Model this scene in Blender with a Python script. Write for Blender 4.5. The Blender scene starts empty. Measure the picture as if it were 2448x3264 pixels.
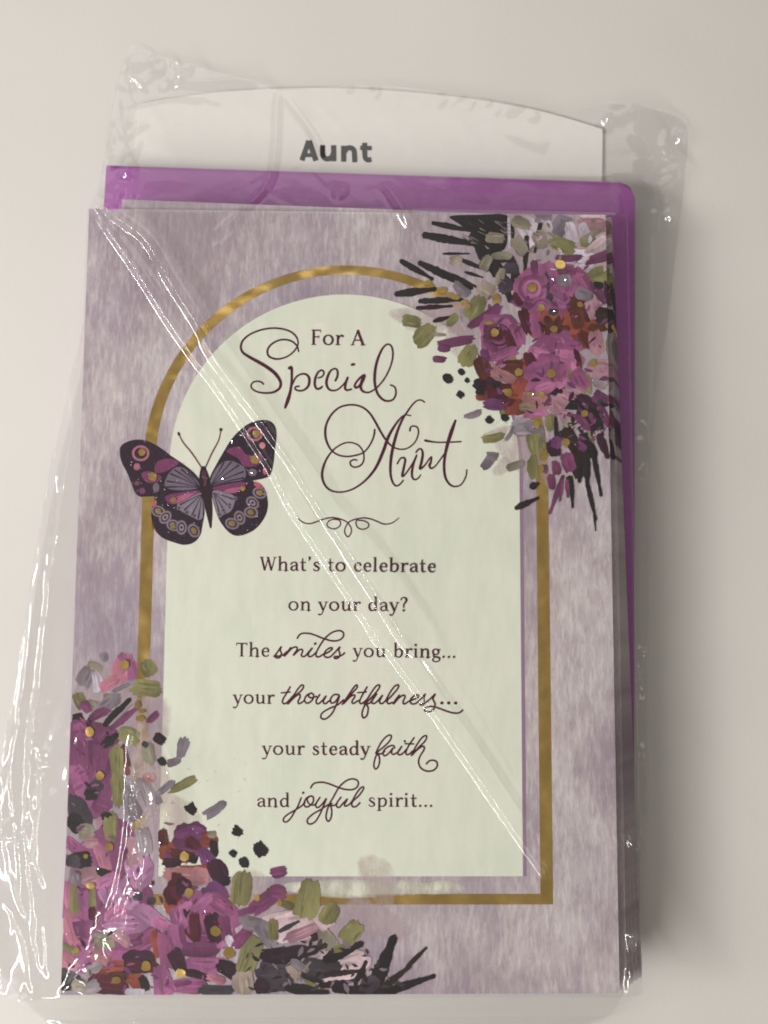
import bpy, bmesh, math, random
import numpy as np
from mathutils import Matrix, Vector

random.seed(7)
rng = np.random.RandomState(5)
MM = 0.001
scene = bpy.context.scene
col = scene.collection

# ------------------------------------------------------------------ camera
W, H = 0.131, 0.190              # size of the folded card, metres
ZC = 0.01395                     # height of the top card's face above the table
FPX, CX, CY = 2700.0, 1224.0, 1632.0
def homography(dst, src):
    A = []
    for (X, Y), (x, y) in zip(src, dst):
        A.append([X, Y, 1, 0, 0, 0, -x*X, -x*Y, -x]); A.append([0, 0, 0, X, Y, 1, -y*X, -y*Y, -y])
    return np.linalg.svd(np.array(A))[2][-1].reshape(3, 3)
corners = [(287, 665), (1933, 685), (1972, 3167), (191, 3172)]
h = homography(corners, [(-W/2, H/2), (W/2, H/2), (W/2, -H/2), (-W/2, -H/2)])
g = np.array([[1/FPX, 0, -CX/FPX], [0, 1/FPX, -CY/FPX], [0, 0, 1.0]]) @ h
g = g / ((np.linalg.norm(g[:, 0]) + np.linalg.norm(g[:, 1])) / 2)
if g[2, 2] < 0: g = -g
r1 = g[:, 0] / np.linalg.norm(g[:, 0]); r2 = g[:, 1] - (g[:, 1] @ r1) * r1; r2 /= np.linalg.norm(r2)
r3 = np.cross(r1, r2)
Rwc = np.stack([r1, r2, r3], 1)
tcam = g[:, 2] - ZC * r3
cam_pos = -Rwc.T @ tcam
cd = bpy.data.cameras.new('camera'); cam = bpy.data.objects.new('camera', cd); col.objects.link(cam)
M3 = Rwc.T @ np.diag([1, -1, -1])
mw = Matrix([list(M3[i]) + [cam_pos[i]] for i in range(3)] + [[0, 0, 0, 1]])
cam.matrix_world = mw
cd.sensor_fit = 'HORIZONTAL'; cd.sensor_width = 36.0; cd.lens = FPX / 2448 * 36.0
cd.dof.use_dof = True; cd.dof.focus_distance = float(np.linalg.norm(cam_pos - np.array([0.0, 0.0, ZC]))); cd.dof.aperture_fstop = 14
cd.clip_start = 0.01; cd.clip_end = 20
scene.camera = cam
scene.render.resolution_x, scene.render.resolution_y = 768, 1024

def px(x, y, z=ZC):
    """photograph pixel -> point of the plane at height z"""
    d = Rwc.T @ np.array([(x-CX)/FPX, (y-CY)/FPX, 1.0])
    t = (z - cam_pos[2]) / d[2]
    return cam_pos[0] + t*d[0], cam_pos[1] + t*d[1]
K = 2448/1659
def dpx(x, y, z=ZC): return px(x*K, y*K, z)

# ------------------------------------------------------------------ light
world = bpy.data.worlds.new('World'); scene.world = world; world.use_nodes = True
bg = world.node_tree.nodes['Background']; bg.inputs[0].default_value = (1.0, 0.90, 0.77, 1); bg.inputs[1].default_value = 0.14
def area(name, loc, target, size, power, color):
    ld = bpy.data.lights.new(name, 'AREA'); ld.shape = 'DISK'; ld.size = size; ld.energy = power; ld.color = color
    o = bpy.data.objects.new(name, ld); col.objects.link(o); o.location = loc
    o.rotation_euler = (Vector(target) - Vector(loc)).to_track_quat('-Z', 'Y').to_euler()
    return o
area('side_lamp', (-0.72, -0.05, 0.33), (0, 0, 0), 0.20, 1.6, (1.0, 0.965, 0.91))
area('top_side_fill', (-0.15, 0.98, 0.55), (0, 0, 0), 1.35, 4.8, (1.0, 0.97, 0.93))  # broad unseen light beyond the top edge, added as soft fill
def strip_light(name, loc, along, length, width, power, color):
    o = area(name, loc, (0, 0, 0), width, power, color); o.data.shape = 'RECTANGLE'; o.data.size = length; o.data.size_y = width
    z = Vector(loc).normalized(); x = Vector(along).normalized(); x = (x - z*x.dot(z)).normalized(); y = z.cross(x)
    o.matrix_world = Matrix.Translation(loc) @ Matrix((x, y, z)).transposed().to_4x4()
    return o
strip_light('lower_left_strip', (-0.88, -0.54, 0.55), (0.57, -0.82, 0), 1.40, 0.055, 16.5, (1.0, 0.97, 0.93))  # lower left key light; strip form made up to streak the diagonal crease
scene.view_settings.view_transform = 'Standard'; scene.view_settings.look = 'None'
scene.view_settings.exposure = 0.20
scene.cycles.pixel_filter_type = 'BLACKMAN_HARRIS'; scene.cycles.filter_width = 1.9; scene.view_settings.gamma = 1.0; scene.view_settings.use_curve_mapping = False
scene.cycles.caustics_reflective = False; scene.cycles.caustics_refractive = False
scene.cycles.transparent_max_bounces = 24; scene.cycles.max_bounces = 12

# ------------------------------------------------------------------ materials
def lin(c):
    return tuple((v/255/12.92 if v/255 <= 0.04045 else ((v/255+0.055)/1.055)**2.4) for v in c)
def rgba(c): return (*lin(c), 1)
class NT:
    def __init__(s, name):
        s.m = bpy.data.materials.new(name); s.m.use_nodes = True; s.t = s.m.node_tree
        s.b = s.t.nodes['Principled BSDF']; s.out = s.t.nodes['Material Output']
    def n(s, typ, **kw):
        nd = s.t.nodes.new(typ)
        for k, v in kw.items():
            if k.startswith('i_'):
                key = k[2:]; key = int(key) if key.isdigit() else key.replace('_', ' ')
                nd.inputs[key].default_value = v
            else: setattr(nd, k, v)
        return nd
    def l(s, a, b): s.t.links.new(a, b)
    def ramp(s, fac, stops):
        r = s.n('ShaderNodeValToRGB'); e = r.color_ramp.elements
        e[0].position, e[0].color = stops[0]; e[1].position, e[1].color = stops[-1]
        for p, c in stops[1:-1]:
            q = e.new(p); q.color = c
        s.l(fac, r.inputs[0]); return r.outputs[0]
    def coords(s, scale):
        tc = s.n('ShaderNodeTexCoord'); mp = s.n('ShaderNodeMapping'); mp.inputs['Scale'].default_value = scale
        s.l(tc.outputs['Object'], mp.inputs[0]); return mp.outputs[0]
    def noise(s, scale, nscale=1.0, detail=4, rough=0.6):
        nz = s.n('ShaderNodeTexNoise'); nz.inputs['Scale'].default_value = nscale
        nz.inputs['Detail'].default_value = detail; nz.inputs['Roughness'].default_value = rough
        s.l(s.coords(scale), nz.inputs['Vector']); return nz.outputs['Fac']
    def bump(s, hgt, strength, dist):
        b = s.n('ShaderNodeBump'); b.inputs['Strength'].default_value = strength; b.inputs['Distance'].default_value = dist
        s.l(hgt, b.inputs['Height']); s.l(b.outputs[0], s.b.inputs['Normal'])
    def mix(s, fac, a, b, mode='MIX'):
        m = s.n('ShaderNodeMix', data_type='RGBA', blend_type=mode)
        for k, v in ((0, fac), (6, a), (7, b)):
            if isinstance(v, (int, float)): m.inputs[k].default_value = v
            elif isinstance(v, tuple): m.inputs[k].default_value = v
            else: s.l(v, m.inputs[k])
        return m.outputs[2]

def mat_table():
    t = NT('table_laminate')
    f = t.noise((1, 1, 1), 9, 3); f2 = t.noise((1, 1, 1), 900, 2)
    c = t.ramp(f, [(0.3, rgba((212, 209, 205))), (0.7, rgba((219, 217, 213)))])
    t.l(c, t.b.inputs['Base Color']); t.b.inputs['Roughness'].default_value = 0.55
    t.b.inputs['Specular IOR Level'].default_value = 0.3
    t.bump(f2, 0.25, 0.0001); return t.m
def mat_lilac():
    t = NT('lilac_brushed_paper')
    streak = t.noise((1, 0.18, 1), 1050, 5, 0.72)
    streak2 = t.noise((1, 0.22, 1), 1300, 4, 0.7)
    cloud = t.noise((1, 0.6, 1), 26, 5, 0.62); cloud2 = t.noise((1, 0.5, 1), 120, 5, 0.65)
    hue = t.noise((1, 1, 1), 30, 3, 0.5)
    base = t.ramp(cloud, [(0.40, rgba((146, 132, 148))), (0.5, rgba((176, 163, 174))), (0.60, rgba((210, 202, 204)))])
    tint = t.ramp(hue, [(0.4, rgba((172, 156, 172))), (0.62, rgba((190, 176, 176)))])
    base = t.mix(0.4, base, tint)
    def fac(src, lo, hi, k, mod=None):
        r = t.ramp(src, [(lo, (0, 0, 0, 1)), (hi, (1, 1, 1, 1))]); f = t.n('ShaderNodeMath', operation='MULTIPLY'); t.l(r, f.inputs[0]); f.inputs[1].default_value = k
        if mod is None: return f.outputs[0]
        f2 = t.n('ShaderNodeMath', operation='MULTIPLY'); t.l(f.outputs[0], f2.inputs[0]); t.l(mod, f2.inputs[1]); return f2.outputs[0]
    base = t.mix(fac(cloud2, 0.42, 0.68, 0.5), base, rgba((148, 130, 144)))
    md = t.ramp(cloud, [(0.42, (0.30, 0.30, 0.30, 1)), (0.58, (1, 1, 1, 1))])
    base = t.mix(fac(streak, 0.46, 0.62, 0.48, md), base, rgba((230, 223, 222)))
    base = t.mix(fac(streak2, 0.50, 0.68, 0.36), base, rgba((138, 120, 134)))
    t.l(base, t.b.inputs['Base Color']); t.b.inputs['Roughness'].default_value = 0.6
    t.b.inputs['Specular IOR Level'].default_value = 0.25
    t.bump(streak, 0.3, 0.00008); return t.m
def mat_green():
    t = NT('pale_green_print')
    f = t.noise((1, 0.25, 1), 320, 4); c = t.noise((1, 1, 1), 26, 4); fine = t.noise((1, 0.3, 1), 1100, 3)
    base = t.ramp(c, [(0.3, rgba((222, 228, 212))), (0.5, rgba((229, 233, 217))), (0.7, rgba((233, 231, 217)))])
    s = t.ramp(f, [(0.35, rgba((214, 221, 205))), (0.65, rgba((236, 240, 226)))])
    base = t.mix(0.35, base, s)
    t.l(base, t.b.inputs['Base Color']); t.b.inputs['Roughness'].default_value = 0.6
    t.b.inputs['Specular IOR Level'].default_value = 0.25
    t.bump(fine, 0.25, 0.00008); return t.m
def mat_plain(name, c, rough=0.6, spec=0.25, var=0.06, nscale=300, bump=0.15):
    t = NT(name); f = t.noise((1, 1, 1), nscale, 4)
    a = tuple(v*(1-var) for v in lin(c)) + (1,); b = tuple(min(1, v*(1+var)) for v in lin(c)) + (1,)
    t.l(t.ramp(f, [(0.3, a), (0.7, b)]), t.b.inputs['Base Color'])
    t.b.inputs['Roughness'].default_value = rough; t.b.inputs['Specular IOR Level'].default_value = spec
    t.bump(f, bump, 0.00008); return t.m
def mat_print(name='painted_print', var=0.16):
    t = NT(name); at = t.n('ShaderNodeAttribute', attribute_name='Col')
    f = t.noise((1, 0.35, 1), 900, 4, 0.7)
    r = t.ramp(f, [(0.3, (1-var,)*3 + (1,)), (0.7, (1+var,)*3 + (1,))])
    t.l(t.mix(1.0, at.outputs['Color'], r, 'MULTIPLY'), t.b.inputs['Base Color'])
    t.b.inputs['Roughness'].default_value = 0.55; t.b.inputs['Specular IOR Level'].default_value = 0.3
    t.bump(f, 0.25, 0.00008); return t.m
def mat_wash():
    t = NT('watercolour_wash'); at = t.n('ShaderNodeAttribute', attribute_name='Col')
    f = t.noise((1, 0.4, 1), 260, 5, 0.7); t.l(at.outputs['Color'], t.b.inputs['Base Color']); t.b.inputs['Roughness'].default_value = 0.6
    r = t.ramp(f, [(0.3, (0.2, 0.2, 0.2, 1)), (0.65, (1.2, 1.2, 1.2, 1))]); mu = t.n('ShaderNodeMath', operation='MULTIPLY')
    t.l(at.outputs['Alpha'], mu.inputs[0]); t.l(r, mu.inputs[1]); t.l(mu.outputs[0], t.b.inputs['Alpha']); return t.m
def mat_foil():
    t = NT('gold_foil'); f = t.noise((1, 1, 1), 260, 4); f2 = t.noise((1, 1, 1), 1500, 3)
    t.l(t.ramp(f, [(0.3, rgba((222, 184, 104))), (0.7, rgba((236, 202, 126)))]), t.b.inputs['Base Color'])
    t.b.inputs['Metallic'].default_value = 0.84; t.b.inputs['Roughness'].default_value = 0.30
    w_ = t.noise((1, 1, 1), 70, 2); ad = t.n('ShaderNodeMath', operation='MULTIPLY_ADD'); t.l(w_, ad.inputs[0]); ad.inputs[1].default_value = 80.0; t.l(f2, ad.inputs[2])
    t.bump(ad.outputs[0], 0.5, 0.00007); return t.m
def mat_glitter():
    t = NT('glitter_flake'); t.b.inputs['Base Color'].default_value = (0.9, 0.88, 0.9, 1)
    t.b.inputs['Metallic'].default_value = 1.0; t.b.inputs['Roughness'].default_value = 0.15
    f = t.noise((1, 1, 1), 3000, 1); t.l(t.ramp(f, [(0.35, rgba((205, 190, 235))), (0.65, rgba((250, 245, 235)))]), t.b.inputs['Base Color'])
    return t.m
def mat_film():
    m = bpy.data.materials.new('clear_plastic_film'); m.use_nodes = True; t = m.node_tree
    t.nodes.clear()
    out = t.nodes.new('ShaderNodeOutputMaterial')
    tr = t.nodes.new('ShaderNodeBsdfTransparent'); tr.inputs[0].default_value = (1, 1, 1, 1)
    gl = t.nodes.new('ShaderNodeBsdfGlossy'); gl.inputs['Roughness'].default_value = 0.10; gl.inputs[0].default_value = (1, 1, 1, 1)
    gr = t.nodes.new('ShaderNodeBsdfGlossy'); gr.inputs['Roughness'].default_value = 0.32; gr.inputs[0].default_value = (1, 1, 1, 1)
    gm = t.nodes.new('ShaderNodeMixShader'); gm.inputs[0].default_value = 0.07
    lw = t.nodes.new('ShaderNodeLayerWeight'); lw.inputs[0].default_value = 0.5
    pw = t.nodes.new('ShaderNodeMath'); pw.operation = 'POWER'; pw.inputs[1].default_value = 4.0
    ma = t.nodes.new('ShaderNodeMath'); ma.operation = 'MULTIPLY_ADD'; ma.inputs[1].default_value = 0.15; ma.inputs[2].default_value = 0.06
    ma.use_clamp = True
    mx = t.nodes.new('ShaderNodeMixShader')
    tc = t.nodes.new('ShaderNodeTexCoord'); nz = t.nodes.new('ShaderNodeTexNoise'); nz.inputs['Scale'].default_value = 240
    nz.inputs['Detail'].default_value = 3
    bp = t.nodes.new('ShaderNodeBump'); bp.inputs['Strength'].default_value = 0.14; bp.inputs['Distance'].default_value = 0.0004
    L = t.links.new
    L(tc.outputs['Object'], nz.inputs['Vector']); L(nz.outputs['Fac'], bp.inputs['Height'])
    L(bp.outputs[0], gl.inputs['Normal']); L(bp.outputs[0], gr.inputs['Normal'])
    L(lw.outputs['Facing'], pw.inputs[0]); L(pw.outputs[0], ma.inputs[0]); L(ma.outputs[0], mx.inputs[0])
    L(gl.outputs[0], gm.inputs[1]); L(gr.outputs[0], gm.inputs[2])
    L(tr.outputs[0], mx.inputs[1]); L(gm.outputs[0], mx.inputs[2])
    df = t.nodes.new('ShaderNodeBsdfDiffuse'); df.inputs[0].default_value = (0.85, 0.85, 0.85, 1)
    m2 = t.nodes.new('ShaderNodeMixShader'); m2.inputs[0].default_value = 0.003
    L(mx.outputs[0], m2.inputs[1]); L(df.outputs[0], m2.inputs[2]); L(m2.outputs[0], out.inputs['Surface'])
    return m

M = dict(table=mat_table(), lilac=mat_lilac(), green=mat_green(), print_=mat_print(), foil=mat_foil(), glitter=mat_glitter(),
         film=mat_film(), wash=mat_wash(), ink=mat_plain('plum_ink', (78, 20, 46), 0.5, 0.3), black=mat_plain('black_ink', (38, 34, 36), 0.6, 0.2),
         white=mat_plain('white_card_stock', (228, 225, 221), 0.65, 0.2, 0.02), inside=mat_plain('white_card_inside', (214, 206, 206), 0.65, 0.2, 0.03),
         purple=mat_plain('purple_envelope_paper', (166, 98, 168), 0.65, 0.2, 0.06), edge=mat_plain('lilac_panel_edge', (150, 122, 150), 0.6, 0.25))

# ------------------------------------------------------------------ helpers
def link(o, parent=None):
    col.objects.link(o)
    if parent is not None: o.parent = parent
    return o
def mesh_obj(name, verts, faces, mat, parent=None, smooth=False):
    me = bpy.data.meshes.new(name); me.from_pydata(verts, [], faces); me.update()
    me.materials.append(mat)
    if smooth: me.polygons.foreach_set('use_smooth', [True]*len(me.polygons))
    return link(bpy.data.objects.new(name, me), parent)
def tag(o, label, cat, group=None, kind=None):
    if label: o['label'] = label
    if cat: o['category'] = cat
    if group: o['group'] = group
    if kind: o['kind'] = kind
    return o
def empty(name, loc=(0, 0, 0)):
    o = bpy.data.objects.new(name, None); o.empty_display_size = 0.01; o.location = loc; return link(o)
def area2(p): return sum(p[i-1][0]*p[i][1]-p[i][0]*p[i-1][1] for i in range(len(p)))
def slab(name, pts, z0, z1, mat, parent=None, side=None):
    if area2(pts) < 0: pts = pts[::-1]
    n = len(pts); v = [(x, y, z0) for x, y in pts] + [(x, y, z1) for x, y in pts]
    f = [list(range(n-1, -1, -1)), list(range(n, 2*n))] + [[i, (i+1) % n, n+(i+1) % n, n+i] for i in range(n)]
    o = mesh_obj(name, v, f, mat, parent)
    if side:
        o.data.materials.append(side)
        for p in o.data.polygons[2:]: p.material_index = 1
    return o
def round_rect(x0, x1, y0, y1, r, k=5, which=(1, 1, 1, 1)):
    p = []
    for (cx, cy, a), on in zip(((x1-r, y1-r, 0), (x0+r, y1-r, 90), (x0+r, y0+r, 180), (x1-r, y0+r, 270)), which):
        if on:
            for i in range(k+1):
                t = math.radians(a + 90*i/k); p.append((cx+r*math.cos(t), cy+r*math.sin(t)))
        else:
            t = math.radians(a+45); p.append((cx+r*math.copysign(1, math.cos(t)), cy+r*math.copysign(1, math.sin(t))))
    return p
def spline(pts, sub=8, closed=False):
    P = [np.array(p, float) for p in pts]; n = len(P); out = []
    if n == 2 and not closed: return [tuple(P[0]), tuple(P[1])]
    for i in range(n if closed else n-1):
        if closed: a, b, c, d = P[i-1], P[i], P[(i+1) % n], P[(i+2) % n]
        else: a, b, c, d = P[max(i-1, 0)], P[i], P[i+1], P[min(i+2, n-1)]
        for k in range(sub):
            t = k/sub
            out.append(tuple(0.5*((2*b)+(-a+c)*t+(2*a-5*b+4*c-d)*t*t+(-a+3*b-3*c+d)*t**3)))
    if not closed: out.append(tuple(P[-1]))
    return out

def inside(pt, poly):
    x, y = pt; c = False
    for i in range(len(poly)):
        (x1, y1), (x2, y2) = poly[i-1], poly[i]
        if (y1 > y) != (y2 > y) and x < (x2-x1)*(y-y1)/(y2-y1)+x1: c = not c
    return c

class Print:
    """flat print traced on the card face: polygons and ribbons in card-local metres, each a hair above the last"""
    STEP = 0.00000012; RAMP = 0.0000025; SHADE = 0.0
    def __init__(s, z=0.00003, plane=ZC, off=0.0, clip=True):
        s.v, s.f, s.c, s.z = [], [], [], z
        s.plane, s.off, s.clip = plane, off, clip
    def P(s, p):
        x, y = px(p[0], p[1], s.plane)
        if s.clip: x = min(max(x, -W/2), W/2); y = min(max(y, -H/2), H/2)
        return x, y
    def poly(s, pts, c=None, mapped=False):
        q = pts if mapped else [s.P(p) for p in pts]
        if abs(area2(q)) < 1e-9: return
        if area2(q) < 0: q = q[::-1]
        b = len(s.v); s.v += [(x, y, s.z) for x, y in q]; s.f.append(list(range(b, b+len(q)))); s.c.append(c); s.z += s.STEP
    def ribbon(s, pts, w, c=None, closed=False, cap=True, sub=8, curve=True):
        """pts photograph px, w width px (number or list)"""
        n = len(pts)
        ws = list(w) if isinstance(w, (list, tuple)) else [w]*n
        if len(ws) != n: ws = list(np.interp(np.linspace(0, 1, n), np.linspace(0, 1, len(ws)), ws))
        q = [(p[0], p[1], ws[i]) for i, p in enumerate(pts)]
        if curve: q = spline(q, sub, closed)
        m = len(q); A, B = [], []
        for i in range(m):
            a = q[i-1] if (i or closed) else q[0]; b = q[(i+1) % m] if (i < m-1 or closed) else q[-1]
            tx, ty = b[0]-a[0], b[1]-a[1]; l = math.hypot(tx, ty) or 1
            nx, ny = -ty/l*q[i][2]/2, tx/l*q[i][2]/2
            A.append((q[i][0]+nx, q[i][1]+ny)); B.append((q[i][0]-nx, q[i][1]-ny))
        base = len(s.v); dz = s.RAMP/m
        for i in range(m):
            for p in (A[i], B[i]):
                x, y = s.P(p); s.v.append((x, y, s.z + i*dz))
        for i in range(m if closed else m-1):
            j = (i+1) % m; k0, k1, k2, k3 = base+2*i, base+2*i+1, base+2*j+1, base+2*j
            s.f.append([k0, k1, k2, k3]); s.c.append(c)
        if cap and not closed:
            for e, i0 in ((0, 0), (1, m-1)):
                r = q[i0][2]/2
                d = (q[1][0]-q[0][0], q[1][1]-q[0][1]) if e == 0 else (q[-1][0]-q[-2][0], q[-1][1]-q[-2][1])
                a0 = math.atan2(d[1], d[0]) + (math.pi/2 if e == 0 else -math.pi/2)
                ring = [(q[i0][0]+r*math.cos(a0+math.pi*k/6), q[i0][1]+r*math.sin(a0+math.pi*k/6)) for k in range(7)]
                b = len(s.v); zz = s.z + i0*dz
                s.v += [(*s.P(p), zz) for p in ring]; s.f.append(list(range(b, b+7))); s.c.append(c)
        s.z += s.RAMP + s.STEP
    def build(s, name, mat, parent):
        # make every face look up
        V = s.v; F = []
        for f in s.f:
            if area2([V[i][:2] for i in f]) < 0: f = f[::-1]
            F.append(f)
        me = bpy.data.meshes.new(name); me.from_pydata([(x, y, z + s.off) for x, y, z in V], [], F); me.update(); me.materials.append(mat)
        if any(c is not None for c in s.c):
            at = me.color_attributes.new('Col', 'FLOAT_COLOR', 'CORNER'); arr = []
            for p in me.polygons:
                c = s.c[p.index]; n_ = p.loop_total; ph = random.uniform(0, 6.28); am = s.SHADE if n_ > 8 else 0.0
                for k in range(n_):
                    f = 1 + am*math.sin(ph+6.283*k/n_) + (random.uniform(-.5, .5)*am if am else 0)
                    arr += [c[0]*f, c[1]*f, c[2]*f, 1]
            at.data.foreach_set('color', arr)
        return link(bpy.data.objects.new(name, me), parent)

# ------------------------------------------------------------------ table
tb = mesh_obj('table_top', [(-0.6, -0.6, 0), (0.6, -0.6, 0), (0.6, 0.6, 0), (-0.6, 0.6, 0)], [[0, 1, 2, 3]], M['table'])
tag(tb, None, None, kind='structure')

# ------------------------------------------------------------------ divider card with the tab
ZT = 0.00055
dv = empty('divider_card', (0, 0, 0.00015))
top_edge = spline([(300, 224), (420, 205), (560, 193), (720, 190), (880, 198), (1040, 216), (1180, 243), (1302, 279)], 4)
tp = [dpx(x, y, ZT) for x, y in top_edge]
lx, ly = dpx(286, 420, ZT); rx, ry = dpx(1300, 420, ZT)
slab('tab_sheet', tp + [(rx, ry), (rx, -0.080), (lx, -0.080), (lx, ly)], 0, ZT-0.00015, M['white'], dv)
bl = Print(plane=ZT, off=ZT-0.00015, clip=False)
def crop(x0, y0, s): return lambda pts: [(x0+p[0]/s, y0+p[1]/s) for p in pts]
c8 = crop(930, 420, 5.53)
def bold(p, w, cv=False): bl.ribbon(c8(p), w/5.53, cap=False, curve=cv)
bold([(178, 506), (300, 158)], 92); bold([(302, 158), (428, 512)], 96); bold([(232, 412), (395, 414)], 72)
bold([(543, 235), (545, 390), (575, 460), (640, 480), (700, 450), (735, 380)], 92, True); bold([(738, 237), (740, 522)], 94)
bold([(915, 247), (915, 530)], 94); bold([(930, 360), (965, 300), (1035, 285), (1092, 325), (1106, 420), (1109, 540)], 92, True)
bold([(1285, 195), (1287, 400), (1300, 465), (1340, 498), (1405, 488)], 90, True); bold([(1205, 285), (1410, 290)], 78)
bl.build('lettering', M['black'], dv)
tag(dv, 'white divider card with rounded tab reading Aunt behind the purple envelopes', 'divider card')

# ------------------------------------------------------------------ envelopes
ENV0, ENVP, NE = 0.0006, 0.00075, 5
ez = ENV0 + NE*ENVP
exl, ey1 = dpx(230, 358, ez); exr, ey2 = dpx(1372, 397, ez)
EW, EH = exr-exl, 0.1935
ecx, etop = (exl+exr)/2, (ey1+ey2)/2
erot = math.atan2(ey2-ey1, exr-exl)
def make_envelope():
    e = empty('envelope')
    w2, h2, c = EW/2, EH/2, 0.0035
    body = [(-w2, -h2), (w2, -h2), (w2, h2-c), (w2-0.0007, h2-c*0.45), (w2-c*0.5, h2-0.0006), (w2-c, h2), (-w2, h2)]
    slab('front_sheet', body, 0.00045, 0.00070, M['purple'], e)
    slab('back_sheet', [(x*0.998, y*0.998) for x, y in body], 0.00016, 0.00040, M['purple'], e)
    slab('flap', [(-w2+0.002, h2-0.0015), (w2-0.004, h2-0.0015), (w2-0.020, h2-0.045), (0.006, h2-0.060), (-0.006, h2-0.060), (-w2+0.020, h2-0.045)], 0.0, 0.00014, M['purple'], e)
    return e
def copy_tree(o, parent=None):
    c = o.copy(); col.objects.link(c); c.parent = parent
    for ch in list(o.children): copy_tree(ch, c)
    return c
env = make_envelope()
en_lab = ['purple paper envelope, uppermost of the pile, beneath the lilac cards', 'purple paper envelope, second from the top of the envelope pile',
          'purple paper envelope in the middle of the envelope pile', 'purple paper envelope, second from the bottom of the envelope pile',
          'purple paper envelope at the bottom, lying on the white divider card']
for i in range(NE):
    e = env if i == 0 else copy_tree(env)
    k = NE-1-i
    dx, dy, dr = [(0, -0.0006, 0), (-0.0002, 0.0006, 0.001), (-0.0006, 0.0002, -0.001), (-0.0003, -0.0004, 0.001), (-0.0006, 0.0003, 0.0)][i]
    e.rotation_euler.z = erot + dr
    e.location = (ecx + EH/2*math.sin(erot+dr) + dx, etop - EH/2*math.cos(erot+dr) + dy, ENV0 + k*ENVP)
    tag(e, en_lab[i], 'envelope', 'purple envelopes in the pack')

# ------------------------------------------------------------------ the greeting card
NC, PITCH = 6, 0.0016
CARD0 = ez + 0.00002
PITCH = (ZC - CARD0 - 0.00155) / (NC-1)
ZB = ZC - 0.00155                 # base of the top card
card = empty('greeting_card', (0, 0, ZB))
FT = 0.00155                      # local height of the front face
slab('back_panel', round_rect(-W/2+0.0004, W/2-0.0003, -H/2+0.0002, H/2-0.0002, 0.002, 4, (1, 0, 0, 1)), 0.0, 0.0004, M['inside'], card)
slab('front_panel', round_rect(-W/2, W/2, -H/2, H/2, 0.0007, 3, (1, 0, 0, 1)), FT-0.0004, FT, M['lilac'], card, M['inside'])
slab('fold_spine', [(-W/2-0.0001, -H/2+0.0003), (-W/2+0.0006, -H/2+0.0003), (-W/2+0.0006, H/2-0.0003), (-W/2-0.0001, H/2-0.0003)], 0.0004, FT-0.0004, M['lilac'], card)

# arch panel and gold border (card-local metres)
gxl, gxr = px(441, 2000)[0], px(1755, 2200)[0]
gyb, gyt = px(1400, 2883)[1], px(1064, 846)[1]
gw = abs(px(1763, 2700)[0]-px(1723, 2700)[0])
pxl, pxr = px(526, 2000)[0], px(1660, 2000)[0]
pyb, pyt = px(1300, 2793)[1], px(1062, 938)[1]
def arch(xl, xr, yb, yt, n=40):
    r = (xr-xl)/2; cx = (xl+xr)/2; cy = yt - r
    return [(xl, yb), (xr, yb)] + [(cx+r*math.cos(math.pi*i/n), cy+r*math.sin(math.pi*i/n)) for i in range(n+1)]
gb = Print(z=0.00002, off=FT)
oa, ia = arch(gxl, gxr, gyb, gyt), arch(gxl+gw, gxr-gw, gyb+gw*0.80, gyt-gw*0.76)
b = len(gb.v); n = len(oa)
gb.v += [(x, y, 0.00003) for x, y in oa] + [(x, y, 0.00003) for x, y in ia] + [(x, y, 0.0) for x, y in oa] + [(x, y, 0.0) for x, y in ia]
for i in range(n):
    j = (i+1) % n
    gb.f += [[i, j, n+j, n+i]]; gb.c += [None]
gold = gb.build('gold_foil_border', M['foil'], card)
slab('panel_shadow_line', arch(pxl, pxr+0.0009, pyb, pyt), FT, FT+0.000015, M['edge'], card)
slab('greeting_panel', arch(pxl, pxr, pyb, pyt), FT, FT+0.00003, M['green'], card)
PZ = 0.00004

C = {k: (*lin(v), 1) for k, v in dict(
    K=(38, 33, 37), Kb=(46, 36, 35), Kp=(46, 29, 40), S=(122, 112, 122), S2=(150, 138, 146), Sd=(62, 56, 64), T=(134, 126, 112), T2=(150, 138, 128),
    Tn=(158, 142, 130), G=(126, 122, 82), Gd=(110, 106, 70), M=(142, 80, 120), M2=(116, 62, 98), Mp=(148, 88, 128), Ml=(168, 118, 156), P=(178, 110, 150), Pk=(172, 110, 130),
    R=(80, 32, 46), V=(104, 56, 90), Vd=(60, 32, 50), B=(84, 44, 42), O=(140, 70, 56), Ru=(118, 58, 50), D=(164, 124, 136), Dt=(162, 114, 120), Dl=(196, 172, 178),
    L=(186, 176, 190), W=(196, 184, 198), PW=(206, 184, 190), PW2=(210, 192, 188), CR=(226, 224, 210), pu=(108, 60, 104)).items()}

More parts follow.
